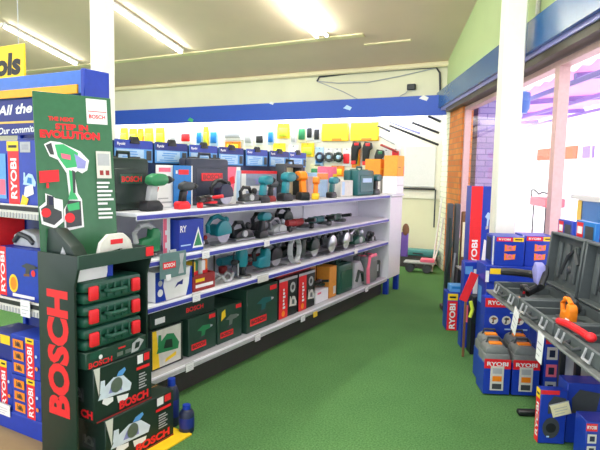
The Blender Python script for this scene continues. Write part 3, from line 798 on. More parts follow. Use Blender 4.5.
gcarton('flat_box', 'flat dark red box lying on top of the red and black cartons', 4.28, 4.92, .604, .06, .26, -2.62, M_DRED, f4)
gcarton('white_box', 'small plain white box in front of the tan cartons', 4.97, 5.25, .232, .13, .16, -2.58, M_WHITE, lambda q, w, d, h: Pr(q, 'F', w, d, h).rect(.1, .7, .4, .85, M_PINK), seam=M_OFFW)
grinder('dark grinder resting on the small white box', (-2.705, 5.11, .364), RG, M_BLACK, M_DGREEN, .8)
def f5(q, w, d, h):
    p = Pr(q, 'F', w, d, h); p.rect(.1, .58, .9, .9, M_BROWN); p.rect(.3, .62, .6, .82, M_BLACK); p.rect(.62, .1, .95, .45, M_ORANGE)
gcarton('tan_carton', 'tan carton with brown print behind the small white box', 4.97, 5.27, .232, .36, .2, -2.745, M_TAN, f5, seam=M_BROWN)
gcarton('tan_carton', 'tall orange tan carton squeezed beside the rounded green case', 5.28, 5.45, .232, .34, .16, -2.585, mat('orange_tan', (222, 146, 54), .6), lambda q, w, d, h: Pr(q, 'F', w, d, h).rect(.55, .1, .9, .35, M_OFFW), seam=M_BROWN)
case('tool_case', 'rounded dark green tool case standing near middle of bottom shelf', (-2.72, 5.67, .232), RG, .36, .22, .33, M_CASE, None, M_DGREEN)
case('tool_case', 'dark green case pushed back behind the tan cartons', (-2.925, 5.74, .232), RG, .5, .12, .40, M_DGREEN, None, M_BLACK)
r = thing('clear_pack', 'silver tool in a clear pack on bottom shelf past the rounded green case', 'pack', (-2.66, 6.02, .232), RG)
q = MB(); q.prism([(-.14, 0), (.14, 0), (.15, .2), (.05, .31), (-.12, .3)], -.05, .05, M_LGREY, .015); part(q, 'shell', r)
q = MB(); q.tube([(-.09, -.055, .08), (-.03, -.06, .2), (.06, -.06, .17), (.1, -.055, .06)], .02, M_DGREEN, 8); part(q, 'handle', r)
r = case('tool_case', 'grey tool case with a pink red edge near the aisle end of bottom shelf', (-2.68, 6.36, .232), RG, .34, .20, .34, M_GREY, None, M_PINK)
q = MB(); q.tube([(-.15, -.11, .02), (-.165, -.11, .2), (-.12, -.11, .34), (.06, -.11, .345)], .022, M_PINK, 8); tag(part(q, 'edge_band', r), 'pink red edge band')
gcarton('black_box', 'small black box with pale label at the aisle end of bottom shelf', 6.56, 6.78, .232, .22, .2, -2.6, M_BLACK, lambda q, w, d, h: Pr(q, 'F', w, d, h).rect(.2, .4, .75, .8, M_LGREY))

# middle shelf ------------------------------------------------------
def f6(q, w, d, h):
    p = Pr(q, 'F', w, d, h)
    p.poly([(0, 0), (.28, 0), (.2, .5), (.26, 1), (0, 1)], M_BLUE); p.poly([(.82, 0), (1, 0), (1, 1), (.95, 1), (.9, .4)], M_BLUE)
    p.poly([(.5, .35), (.62, .45), (.72, .42), (.74, .6), (.66, .55), (.58, .52)], M_DBLUE); p.rect(.32, .8, .5, .87, M_RED); p.disc(.12, .3, .025, M_WHITE); p.disc(.12, .62, .02, M_LGREY)
gcarton('white_carton', 'white carton with curved blue sides on the middle shelf end', 2.64, 3.0, .714, .20, .2, -2.58, M_WHITE, f6)
gcarton('white_carton', 'plain white carton standing behind the curved blue sided carton', 2.68, 2.96, .714, .27, .14, -2.80, M_OFFW, lambda q, w, d, h: Pr(q, 'F', w, d, h).disc(.55, .85, .03, M_YEL), seam=M_LGREY)
r = thing('display_tub', 'dark open tub of mixed small packs on the middle shelf', 'tub', (-2.70, 3.155, .714), RG)
q = MB()
for sx, sy, wx, wy in ((0, -.1, .25, .01), (0, .1, .25, .01), (-.12, 0, .01, .2), (.12, 0, .01, .2)): q.box((sx, sy, .06), (wx, wy, .12), M_DRED, .003)
q.box((0, 0, .006), (.25, .2, .012), M_DRED, .003); part(q, 'tub_body', r)
q = MB(); q.tube([(-.125, -.105, .25), (.125, -.105, .25), (.125, .105, .25), (-.125, .105, .25)], .01, M_BLACK, 6, closed=True)
for sx in (-.12, .12):
    for sy in (-.1, .1): q.cyl((sx, sy, .11), (sx, sy, .25), .007, M_BLACK, n=6)
part(q, 'rim', r)
q = MB(); p = Pr(q, 'F', .25, .2105, .12); p.rect(.1, .2, .9, .4, M_WHITE); p.rect(.1, .55, .5, .75, M_YEL); part(q, 'front_label', r)
for i, (dy, m, lab) in enumerate(((-.08, M_YEL, 'yellow pack standing in the dark tub'), (-.03, M_GRN, 'green pack standing in dark tub'), (.03, M_WHITE, 'white pack standing in the dark tub'), (.08, M_ORANGE, 'orange pack standing in dark tub'))):
    q = MB(); q.box((0, 0, .1), (.045, .07, .2), m, .012, 2); q.box((0, -.036, .1), (.03, .004, .05), M_RED, .001)
    tag(q.build('small_pack', None, (-2.66 - .02 * (i % 2), 3.155 + dy, .727), RG), lab, 'pack', 'packs in the tub')
r = thing('cord_loop', 'pale loop of cord lying on the bare part of the middle shelf', 'cord', (-2.68, 3.48, .714))
q = MB(); q.tube([(.07 * math.cos(a * PI / 8), .1 * math.sin(a * PI / 8), .014 + .02 * (a % 3)) for a in range(16)], .012, M_LGREY, closed=True); part(q, 'coil', r)
q = MB(); q.tube([(.0, .1, .02), (-.02, .16, .1), (-.05, .22, .2), (-.08, .26, .26)], .006, M_DGREY, n=5); part(q, 'lead', r)
router('teal router with black round knobs on the middle shelf, nearest the cord loop', (-2.66, 3.71, .714), RG, M_TEAL, M_BLACK, 1.1, 'teal tools on the middle shelf')
jigsaw('teal jigsaw on middle shelf between the router and the black saw', (-2.66, 4.01, .714), RG, M_TEAL, M_BLACK, 1.08, 'teal tools on the middle shelf')
grinder('teal grinder lying behind the teal jigsaw on middle shelf', (-2.88, 3.90, .714), RG, M_TEAL, M_DRED, 1.3)
saw('black circular saw just past the teal jigsaw on the middle shelf', (-2.72, 4.28, .714), RG, M_BLACK, M_DGREY, .95)
r = thing('cable_coil', 'grey coiled cable hung upright before the black saw on the middle shelf', 'cable', (-2.61, 4.46, .86), RG)
for k in range(3):
    q = MB(); q.tube([(.085 * math.cos(a * PI / 9) + .006 * k, -.012 * k, .115 * math.sin(a * PI / 9)) for a in range(18)], .011, M_LGREY, closed=True); part(q, 'loop', r)
q = MB(); q.tube([(.06, -.02, -.08), (.085, -.025, -.12), (.12, -.02, -.135)], .008, M_OFFW, n=6); part(q, 'loose_end', r)
q = MB(); q.box((.0, -.01, .115), (.04, .05, .02), M_BLACK, .004); part(q, 'tie', r)
jigsaw('dark green jigsaw next to the grey cable coil on middle shelf', (-2.70, 4.72, .714), RG, M_DGREEN, M_BLACK, 1.1)
saw('dark green circular saw on the middle shelf before the lilac bladed saw', (-2.72, 5.02, .714), RG, M_DGREEN, M_BLACK, 1.0)
saw('black circular saw with bright silver guard, first of two beyond the dark green saw', (-2.70, 5.38, .714), RG, M_SILV, M_BLACK, 1.0)
saw('second silver guard saw with black grip, in front of the green planer', (-2.70, 5.74, .714), RG, M_SILV, M_DGREY, 1.0)
planer('green planer with silver trim towards the aisle end of middle shelf', (-2.70, 6.12, .714), RG, M_CASE, M_SILV, 1.25)
planer('low dark belt sander at the aisle end of middle shelf', (-2.70, 6.55, .714), RG, M_BLACK, M_DGREY, .8, None, 'sander', 'belt_sander')

# upper shelf -------------------------------------------------------
jigsaw('green jigsaw with white plate beside the pink striped leaflet on the upper shelf', (-2.66, 2.66, 1.013), RG, M_GRN, M_LGREY, 1.0)
def fl(q, w, d, h):
    p = Pr(q, 'F', w, d, h); p.rect(.0, 0, .5, 1, M_PINK); p.rect(.25, .15, .75, .3, M_WHITE); p.rect(.25, .5, .75, .62, M_WHITE)
leaflet('narrow pink and white leaflet standing on upper shelf by the blue box', (-2.66, 2.83, 1.013), RG, .07, .26, M_WHITE, fl)
def f7(q, w, d, h):
    p = Pr(q, 'F', w, d, h); p.text('RY', .16, .72, h * .2, M_WHITE, 0, w * .25)
    p.poly([(.52, .1), (.98, .1), (.76, .75)], M_WHITE); p.poly([(.58, .16), (.91, .16), (.755, .6)], M_GRN); p.rect(.05, .2, .45, .24, M_SKYP)
gcarton('blue_carton', 'blue carton with white bordered green triangle on the upper shelf', 2.88, 3.14, 1.013, .23, .16, -2.59, M_BLUE, f7)
planer('black sander with red dot next to the blue triangle carton', (-2.70, 3.24, 1.013), RG, M_BLACK, M_DRED, .55, None, 'sander', 'palm_sander')
saw('teal circular saw on the upper shelf, first after the blue triangle carton', (-2.70, 3.47, 1.013), RG, M_TEAL, M_TEAL, .95)
planer('black planer with pale sole beside the teal saw on upper shelf', (-2.70, 3.76, 1.013), RG, M_BLACK, M_BLACK, .95)
drill('teal drill standing on the upper shelf past the black planer', (-2.66, 4.06, 1.013), RG, M_TEAL, M_BLACK, M_BLACK, 1.0)
planer('silver flat sander on the upper shelf past the teal drill', (-2.70, 4.32, 1.013), RG, M_LGREY, M_STEEL, .9, None, 'sander', 'flat_sander')
grinder('red bodied grinder on the upper shelf past the silver sander', (-2.70, 4.66, 1.013), RG, M_DRED, M_BLACK, 1.1)
grinder('teal grinder, last but one tool on the upper shelf', (-2.70, 5.10, 1.013), RG, M_DTEAL, M_BLACK, 1.1)
grinder('green grinder, last tool on the upper shelf towards the aisle end', (-2.70, 5.5, 1.013), RG, M_CASE, M_BLACK, 1.1)
# hanging card on the upper shelf edge
r = thing('hanging_card', 'grey teal hanging card with red label clipped on the upper shelf edge', 'card', (-2.535, 2.76, 1.0), RG)
q = MB(); q.box((0, 0, -.04), (.25, .006, .17), mat('grey_teal_card', (96, 128, 128), .5), .002)
p = Pr(q, 'F', .25, .006, .17, -.125); p.rect(.1, .38, .58, .64, M_RED); p.text('BOSCH', .34, .51, .025, M_WHITE, 0, .1); p.poly([(.68, .1), (.9, .1), (.84, .5), (.92, .9), (.72, .9), (.76, .5)], M_LGREY); part(q, 'card', r)
q = MB(); q.box((-.05, -.004, -.12), (.045, .004, .04), M_WHITE, .001); part(q, 'price_slip', r)
q = MB(); q.box((0, .004, .05), (.06, .012, .02), M_LGREY, .002); part(q, 'clip', r)

# top shelf ---------------------------------------------------------
case('tool_case', 'dark green tool case standing at the banner end of the top shelf', (-2.82, 2.60, 1.317), RG, .34, .13, .34, M_DGREEN, None, M_BLACK, text='BOSCH', tm=M_RED, plate=M_CASE)
drill('green and grey drill before the dark green case on the top shelf', (-2.64, 2.74, 1.317), RG, M_GRN, M_LGREY, M_BLACK, 1.1)
def fw(q, w, d, h):
    p = Pr(q, 'F', w, d, h); p.rect(.15, .84, .85, .94, M_PINK); p.rect(.1, .1, .9, .14, M_LGREY); p.rect(.1, .2, .7, .23, M_LGREY)
leaflet('white leaflet with pink heading standing on the top shelf', (-2.80, 2.96, 1.317), RG, .17, .30, M_WHITE, fw)
def fb(q, w, d, h):
    p = Pr(q, 'F', w, d, h); p.rect(.1, .8, .2, .88, M_WHITE); p.rect(.25, .78, .8, .9, M_RED); p.tool_pic(.6, .45, .6, M_DGREY, M_BLACK, M_STEEL); p.rect(.93, 0, 1, 1, M_WHITE)
leaflet('blue leaflet with a tool picture standing next to the white leaflet on the top shelf', (-2.78, 3.13, 1.317), RG, .20, .30, M_MBLUE, fb)
drill('black drill with red battery before the blue leaflet', (-2.62, 3.0, 1.317), RG, M_DGREY, M_BLACK, M_RED, .85)
grinder('black grinder with red collar on the top shelf edge below the blue leaflet', (-2.62, 3.19, 1.317), RG + .3, M_BLACK, M_RED, .8)
case('tool_case', 'big charcoal case with red nameplate on the top shelf', (-2.86, 3.47, 1.317), RG, .46, .14, .36, mat('charcoal', (52, 58, 76), .45), None, M_BLACK, text='BOSCH', tm=M_DRED, plate=M_RED)
saw('black circular saw in front of the big charcoal case', (-2.66, 3.45, 1.317), RG, M_NAVY, M_BLACK, .85)
def fp(q, w, d, h):
    p = Pr(q, 'F', w, d, h); p.poly([(0, .3), (.5, .3), (.7, 1), (0, 1)], M_PINK); p.poly([(.2, .5), (.6, .55), (.5, .75), (.2, .7)], M_RED); p.rect(.7, .05, .95, .9, M_SKYP)
leaflet('pink and white leaflet standing past the charcoal case', (-2.82, 3.80, 1.317), RG, .2, .30, M_WHITE, fp)
planer('dark round backed planer in front of the pink leaflet', (-2.66, 3.80, 1.317), RG, M_DGREY, M_BLACK, .85)
def fg(q, w, d, h):
    p = Pr(q, 'F', w, d, h); p.rect(0, .9, 1, 1, M_RED); p.rect(.06, .34, .92, .5, M_WHITE); p.rect(0, .0, .12, .9, M_WHITE); p.tool_pic(.45, .66, .3, M_LAV, M_LAV, M_LGREY)
gcarton('grey_carton', 'wide grey blue carton with red top line behind the two teal drills', 3.94, 4.52, 1.317, .27, .12, -2.84, mat('grey_blue', (150, 160, 186), .5), fg)
drill('teal drill before the white edge of the grey blue carton', (-2.65, 4.06, 1.317), RG, M_TEAL, M_TEAL, M_BLACK, 1.05)
drill('teal drill before the middle of the grey blue carton', (-2.65, 4.44, 1.317), RG, M_TEAL, M_TEAL, M_BLACK, 1.2)
drill('small dark drill between the two teal drills', (-2.69, 4.23, 1.317), RG, M_DGREY, M_BLACK, M_DRED, .85)
r = thing('open_case', 'upright open black case with pale lining behind the orange drills', 'tool case', (-2.82, 4.72, 1.317), RG)
q = MB()
for sx in (-.16, .16): q.box((sx, 0, .17), (.05, .11, .34), M_DGREY, .015, 2)
q.box((0, 0, .325), (.36, .11, .035), M_DGREY, .012, 2); q.box((0, 0, .018), (.36, .11, .036), M_DGREY, .012, 2); part(q, 'shell', r)
q = MB(); q.box((0, .045, .17), (.29, .01, .29), M_CREAM, .002); part(q, 'lining', r)
q = MB(); q.tube([(-.07, 0, .34), (-.06, 0, .375), (.06, 0, .375), (.07, 0, .34)], .011, M_BLACK); part(q, 'handle', r)
drill('tall orange drill in the mouth of the open black case', (-2.69, 4.70, 1.317), RG + .9, M_ORANGE, M_ORANGE, M_BLACK, 1.25)
drill('shorter orange drill at the edge of the open black case', (-2.63, 4.93, 1.317), RG + .4, M_ORANGE, M_ORANGE, M_YEL, 1.0)
gcarton('pink_carton', 'pinkish grey carton beside the shorter orange drill', 5.0, 5.22, 1.317, .22, .14, -2.76, mat('pink_grey', (206, 170, 168), .5), lambda q, w, d, h: Pr(q, 'F', w, d, h).rect(.3, .4, .7, .8, M_LGREY))
gcarton('pale_box', 'pale lilac box behind the last teal drill on the top shelf', 5.26, 5.52, 1.317, .26, .14, -2.80, M_SKYP, lambda q, w, d, h: Pr(q, 'F', w, d, h).rect(.0, .72, 1, .98, M_ORANGE))
drill('teal drill before the pale lilac box on the top shelf', (-2.65, 5.38, 1.317), RG, M_TEAL, M_DTEAL, M_BLACK, 1.0)
gcarton('red_box', 'rosy red box with yellow side on the top shelf before the white box', 5.6, 5.86, 1.317, .33, .12, -2.86, M_PINK, lambda q, w, d, h: Pr(q, 'F', w, d, h).rect(.6, 0, 1, .75, M_YEL))
gcarton('white_box', 'pale grey white box beside the teal case on the top shelf', 5.56, 5.88, 1.317, .18, .16, -2.66, M_OFFW, lambda q, w, d, h: Pr(q, 'F', w, d, h).rect(.1, .1, .3, .9, M_SKYP), seam=M_LGREY)
case('tool_case', 'teal case with pale label standing near the end of the top shelf', (-2.72, 6.18, 1.317), RG, .48, .20, .30, M_DTEAL, None, M_DTEAL, text=None, plate=M_SKYP)
drill('dark teal drill with silver nose beside the teal case', (-2.64, 6.58, 1.317), RG, M_DTEAL, M_BLACK, M_DGREY, 1.15)
gcarton('white_bin', 'white carton on the shelf end cabinet beneath the orange carton', 6.98, 7.24, 1.317, .23, .20, -2.53, M_WHITE, lambda q, w, d, h: Pr(q, 'F', w, d, h).rect(.02, .47, .98, .5, M_LGREY), seam=M_LGREY)
gcarton('orange_carton', 'orange carton stacked on the white carton at the shelf end', 6.98, 7.24, 1.549, .27, .19, -2.53, mat('orange_card', (250, 168, 62), .55), lambda q, w, d, h: (Pr(q, 'F', w, d, h).rect(.1, .4, .5, .45, M_TAN), Pr(q, 'F', w, d, h).rect(.9, .1, 1, .5, M_PINK)), 'orange cartons', seam=M_TAN)
gcarton('white_bin', 'white carton set back on top deck beneath the lower orange carton', 6.96, 7.2, 1.317, .21, .22, -2.76, M_OFFW, None, seam=M_LGREY)
gcarton('orange_carton', 'orange carton set further back, beside the stacked one at the shelf end', 6.96, 7.2, 1.53, .24, .22, -2.76, mat('orange_card2', (244, 150, 40), .55), lambda q, w, d, h: Pr(q, 'F', w, d, h).rect(.1, .4, .6, .5, M_YEL), 'orange cartons', seam=M_TAN)
# leaflets clipped along the upper back panel
def fpost(seed):
    rr = random.Random(seed)
    def f(q, w, d, h):
        p = Pr(q, 'F', w, d, h); p.rect(.0, .62, 1, 1, M_DBLUE if seed % 2 else M_BLUE); p.text('Ryobi', .16, .8, h * .16, M_WHITE, 0, w * .2)
        p.rect(.05, .08, .75, .58, M_SKYP)
        for k in range(4): p.rect(.1 + .2 * rr.random(), .12 + .11 * k, .5 + .2 * rr.random(), .17 + .11 * k, M_LBLUE)
        p.rect(.82, .1, .96, .55, M_DGREY)
    return f
YP = [2.86, 3.24, 3.62, 4.0, 4.4, 4.8, 5.17]
for i, y in enumerate(YP):
    leaflet('%s clipped blue leaflet from the green banner along top of the shelving' % ORD[i], (-2.992, y, 1.632), RG, .355, .155, M_LBLUE, fpost(i), 'blue leaflets clipped along the top panel', True)
# second row of tools behind the front ones on the middle shelf
planer('dark green planer in the back row behind the dark green jigsaw', (-2.90, 4.80, .714), RG, M_DGREEN, M_BLACK, 1.15)
planer('black planer in back row behind the dark green circular saw', (-2.90, 5.18, .714), RG, M_BLACK, M_DGREY, 1.1)
grinder('green grinder in the back row behind the first silver guard saw', (-2.93, 5.56, .714), RG, M_CASE, M_BLACK, 1.15)
planer('dark teal planer in the back row behind the second silver guard saw', (-2.90, 5.92, .714), RG, M_DTEAL, M_BLACK, 1.1)
planer('black planer in the back row towards the aisle end of middle shelf', (-2.90, 6.36, .714), RG, M_BLACK, M_STEEL, 1.15)
planer('dark planer in the back row behind the silver sander on upper shelf', (-2.90, 4.36, 1.013), RG, M_DGREY, M_BLACK, 1.1)
saw('dark saw in the back row of the upper shelf behind the red grinder', (-2.88, 4.74, 1.013), RG, M_DGREEN, M_BLACK, .95)
# price tags
for y, z, m, lab in ((2.93, .205, M_WHITE, 'white price tag under the yellow edged saw carton'), (3.78, .2, M_WHITE, 'white price tag under the largest green carton'), (4.55, .19, M_WHITE, 'white price tag under the red and black cartons'), (4.80, .18, M_YEL, 'yellow price tag below bottom shelf edge near white box'), (6.1, .2, M_WHITE, 'white price tag near the aisle end of the bottom shelf'),
                     (3.0, .69, M_WHITE, 'white price tag under the white carton with curved blue sides'), (3.85, .69, M_OFFW, 'wide pale price tag under the teal router'), (5.75, .70, M_WHITE, 'white price tag under the silver guard saws'), (3.1, .985, M_WHITE, 'white price tag under the blue triangle carton'), (3.9, .985, M_WHITE, 'white price tag under the black planer')):
    price_tag(lab, (-2.538, y, z), RG, .16 if 'wide' in lab else .08, .055, m)
# ------------------------------------------------------------------ blue end display facing the front of the shop
g = thing('end_display', 'blue end display unit with orange striped header facing the front of shop', 'display unit', (-3.12, 2.2, 0))
ex0, ex1 = -.46, .33       # local x of the bay
q = MB(); q.box((0, -.03, .06), (.90, .44, .12), M_BLUE, .006); part(q, 'base', g)
q = MB(); q.box((-.06, .215, 1.05), (.80, .03, 2.0), M_DBLUE, .004); part(q, 'back_panel', g)
for x in (ex0, ex1):
    q = MB(); q.box((x, .205, 1.05), (.035, .05, 2.06), M_BLUE, .004); part(q, 'upright', g)
for z, dep in ((.752, .35), (1.33, .33)):
    q = MB(); q.box((0, .2 - dep / 2, z), (.88, dep, .025), M_CREAM, .003); o = part(q, 'shelf', g)
    q = MB(); q.box((0, .2 - dep - .008, z - .012), (.88, .014, .085), M_OFFW, .003)
    q.box((0, .2 - dep - .017, z + .008), (.86, .006, .026), M_BLACK, .001)
    for k in range(30): q.box((-.43 + .0295 * k, .2 - dep - .017, z - .036), (.012, .006, .03), M_LGREY)
    q.build('price_rail', o)
# header: canopy with orange strip, lettered board under it
q = MB(); q.prism([(-.50, 2.005), (.47, 2.005), (.47, 2.135), (-.50, 2.135)], -.05, .10, mat('header_blue', (66, 116, 206), .4), .006)
o = part(q, 'header_canopy', g)
q = MB(); q.box((.485, .03, 2.06), (.03, .18, .16), M_BLUE, .004); q.build('end_cap', o)
q = MB(); q.box((-.03, -.055, 2.03), (.94, .014, .05), mat('header_orange', (255, 176, 20), .4), .002); q.build('orange_strip', o)
q = MB(); q.box((-.02, -.03, 1.89), (.86, .02, .22), M_DBLUE, .002)
p = Pr(q, 'F', .86, .08, .22, 1.78)
p.text('All the help', .45, .70, .08, M_WHITE, 2, .60, .03, .25); p.rect(0, .33, 1, .39, mat('header_gold', (236, 190, 90), .4)); p.text('Our commitment', .40, .16, .042, M_WHITE, 2, .50, .02, .25); part(q, 'lettered_board', g)
# poster with red tabs under the board
q = MB(); q.box((-.02, .16, 1.72), (.84, .012, .11), M_BLUE, .002)
p = Pr(q, 'F', .84, .012, .11, 1.665); 
p.k = .0006; p.o.y += .16
for u in (.28, .62, .86): p.rect(u - .12, .25, u + .1, .8, M_WHITE); p.rect(u - .11, .32, u + .09, .74, M_RED)
part(q, 'red_tab_strip', g)
def ryobi_spine(q, w, d, h, yel=True):
    p = Pr(q, 'F', w, d, h)
    p.rect(.30, .02, .56, .84, M_RED); p.text('RYOBI', .43, .42, w * .15, M_WHITE, 90, h * .62)
    p.rect(.28, .84, .56, .99, M_YEL); p.rect(.32, .89, .52, .93, M_BLACK)
    p.rect(.60, .82, .84, .98, M_LGREY); p.rect(.64, .86, .8, .94, M_STEEL)
    p.saw_pic(.80, .40, .30, M_SKYP, M_MBLUE); p.poly([(.66, .12), (.9, .2), (.88, .34), (.7, .3)], M_WHITE)
    p.poly([(.58, .02), (.72, .0), (.78, .12), (.64, .18)], M_YEL)
    p.rect(.03, .1, .26, .8, M_LBLUE); p.rect(.06, .16, .24, .4, M_PINK)
carton('tool_carton', 'tall blue carton with red vertical lettering on the upper shelf of end display', (-3.22, 2.20, 1.345), 0, .42, .16, .40, M_BLUE, ryobi_spine, 'blue tool cartons')
def ryobi_mid(q, w, d, h):
    p = Pr(q, 'F', w, d, h)
    p.rect(0, .03, .18, 1, M_RED); p.text('RYOBI', .09, .5, w * .11, M_WHITE, 90, h * .8)
    p.disc(.36, .3, .045, M_YEL, sq=1.3); p.disc(.36, .3, .032, M_ORANGE, sq=1.3); p.tool_pic(.74, .62, .4, M_DGREY, M_BROWN, M_BLACK); p.disc(.86, .56, .02, M_RED)
    p.rect(.34, .05, .88, .11, M_WHITE)
carton('tool_carton', 'blue carton with yellow disc and red lettered edge on the middle shelf of end display', (-3.18, 2.19, .766), 0, .40, .2, .32, M_BLUE, ryobi_mid, 'blue tool cartons')
r = thing('blister_tool', 'silver tool in a clear shell lying on the blue yellow disc carton', 'tool', (-3.20, 2.20, 1.087))
q = MB(); q.prism([(-.13, 0), (.13, 0), (.1, .08), (-.02, .11), (-.12, .07)], -.05, .05, M_LGREY, .012); part(q, 'shell', r)
q = MB(); q.tube([(-.1, -.055, .03), (-.04, -.06, .08), (.05, -.058, .06), (.09, -.055, .03)], .016, M_DGREY, 8); part(q, 'tool_body', r)
q = MB(); q.box((0, 0, .09), (.07, .06, .18), M_OFFW, .008); q.box((0, -.031, .12), (.012, .004, .16), M_YEL); q.box((0, -.032, .03), (.05, .006, .03), M_RED)
tag(q.build('red_switch_box', None, (-2.86, 2.12, .766)), 'narrow pale box with two red squares on the end display shelf', 'box')
carton('red_carton', 'red carton with white vertical lettering partly out of frame on the middle shelf', (-3.46, 2.19, .766), 0, .14, .18, .5, M_RED, lambda q, w, d, h: Pr(q, 'F', w, d, h).text('RYOBI', .5, .5, .07, M_WHITE, 90, .38), 'blue tool cartons')
def ryobi_low(q, w, d, h):
    p = Pr(q, 'F', w, d, h)
    p.rect(.52, .0, .80, 1, M_RED); p.text('RYOBI', .655, .42, w * .17, M_WHITE, 90, h * .72); p.rect(.52, .86, .80, 1, M_YEL); p.rect(.58, .91, .74, .95, M_BLACK)
    for k in range(3): p.rect(.1, .08 + .3 * k, .46, .3 + .3 * k, M_ORANGE); p.saw_pic(.28, .18 + .3 * k, .22, M_BROWN, M_BLACK)
    p.disc(.9, .3, .012, M_ORANGE); p.disc(.9, .6, .01, M_SKYP)
for z, lab in ((.121, 'lower of the two stacked blue red cartons on the end display base'), (.365, 'upper of two stacked blue red cartons on the end display base')):
    carton('stacked_carton', lab, (-2.93, 2.05, z), 0, .27, .2, .24, M_BLUE, ryobi_low, 'stacked cartons at the end display')
carton('stacked_carton', 'blue red carton left of the stacked pair, behind a price tag', (-3.2, 2.06, .121), 0, .24, .2, .30, M_BLUE, ryobi_low, 'stacked cartons at the end display')
carton('stacked_carton', 'blue carton with yellow corner behind and above the price tagged carton', (-3.2, 2.07, .423), 0, .24, .2, .16, M_DBLUE, lambda q, w, d, h: (Pr(q, 'F', w, d, h).rect(.5, .6, .9, .95, M_YEL), Pr(q, 'F', w, d, h).rect(.1, .2, .45, .5, M_PINK)), 'stacked cartons at the end display')
price_tag('white price tag on base edge of the blue end display', (-3.15, 1.944, .12), 0, .13, .07)
price_tag('large white price card on the middle shelf rail of the end display', (-3.02, 2.018, .745), 0, .09, .1)

# ------------------------------------------------------------------ dark green Bosch floor stand
g = thing('floor_stand', 'dark green cardboard floor stand with red side lettering and drill banner', 'display stand', (-2.42, 2.15, 0))
# local axes = world axes; front faces +X
q = MB(); q.prism([(-.14, 0), (.135, 0), (.135, 1.0), (.165, 1.09), (.165, 1.16), (-.14, 1.16)], -.365, -.35, M_DGREEN, .002)
p = Pr(q, 'F', .275, .73, 1.16); p.o.x = -.14; p.text('BOSCH', .54, .56, .165, M_RED, 90, .655, .05); part(q, 'side_panel', g)
q = MB(); q.prism([(-.14, .31), (.135, .31), (.135, 1.0), (.165, 1.09), (.165, 1.16), (-.14, 1.16)], .115, .13, M_DGREEN, .002); part(q, 'side_panel', g)
q = MB(); q.box((-.13, -.117, .73), (.015, .46, .84), M_DGREEN, .002); part(q, 'back_panel', g)
q = MB(); q.box((.015, -.117, 1.10), (.29, .462, .015), M_DGREEN, .002); q.box((.172, -.117, 1.13), (.012, .50, .07), M_GREEN, .002); q.box((.181, .10, 1.135), (.006, .055, .05), M_RED, .001); part(q, 'tray', g)
# drill banner standing in the tray, turned a little towards the door
BW, BH = .405, .87
q = MB(); q.box((0, 0, BH / 2), (BW, .012, BH), M_BANNER, .002)
p = Pr(q, 'F', BW, .012, BH)
p.rect(.66, .83, .94, .985, M_WHITE); p.rect(.68, .905, .93, .91, M_RED); p.text('BOSCH', .80, .875, .022, M_RED, 0, .09)
p.text('THE NEXT', .33, .845, .022, M_RED, 0, .13, .04); p.text('STEP IN', .46, .80, .032, M_RED, 0, .17, .05); p.text('EVOLUTION', .44, .752, .042, M_RED, 0, .31, .06)
# printed drill with white outline
out = [(.10, .69), (.18, .71), (.30, .705), (.55, .655), (.66, .60), (.63, .54), (.56, .52), (.50, .535), (.46, .52), (.49, .40), (.54, .36), (.55, .19), (.30, .17), (.30, .30), (.38, .36), (.36, .52), (.26, .60), (.16, .62)]
p.poly(out, M_WHITE)
p.poly([(.12, .685), (.19, .70), (.22, .63), (.17, .63)], M_DGREY); p.poly([(.23, .69), (.34, .695), (.52, .645), (.5, .56), (.36, .55), (.26, .62)], M_LGRN)
p.poly([(.47, .64), (.62, .595), (.60, .55), (.5, .55)], M_LAV); p.poly([(.30, .64), (.42, .63), (.42, .6), (.31, .61)], M_PINK)
p.poly([(.39, .54), (.45, .53), (.45, .40), (.49, .36), (.36, .36), (.4, .42)], M_LGRN); p.poly([(.43, .54), (.47, .53), (.46, .40), (.43, .40)], M_DGREY)
p.poly([(.32, .19), (.52, .2), (.52, .35), (.36, .355), (.32, .30)], M_DGREY); p.poly([(.34, .33), (.5, .345), (.5, .30), (.36, .29)], M_LGRN); p.disc(.37, .25, .026, M_RED)
p.poly([(.08, .40), (.16, .385), (.20, .37), (.29, .36), (.29, .23), (.18, .19), (.02, .22), (.0, .32), (.08, .35)], M_WHITE)
p.poly([(.10, .39), (.18, .38), (.18, .31), (.27, .29), (.27, .25), (.17, .21), (.04, .235), (.02, .31), (.09, .33)], M_DGREY); p.disc(.08, .285, .024, M_RED); p.poly([(.12, .385), (.17, .38), (.17, .33), (.12, .33)], M_NAVY)
p.poly([(.02, .46), (.26, .47), (.26, .54), (.02, .53)], M_RED); p.rect(.10, .43, .13, .46, M_RED)
p.rect(.75, .49, .95, .66, M_OFFW); p.rect(.77, .57, .93, .645, M_LGREY); p.rect(.79, .51, .84, .54, M_DRED); p.rect(.87, .51, .92, .54, M_DRED)
for k, wv in enumerate((.8, .7, .95, .85, 1, .6, .8, .9, .85)): p.rect(.74, .455 - .026 * k - (.01 if k > 5 else 0), .74 + .22 * wv, .468 - .026 * k - (.01 if k > 5 else 0), M_WHITE)
o = part(q, 'drill_banner', g); o.location = (-.055, -.165, 1.108); o.rotation_euler = (math.radians(-5.5), 0, math.atan2(.945, .33))
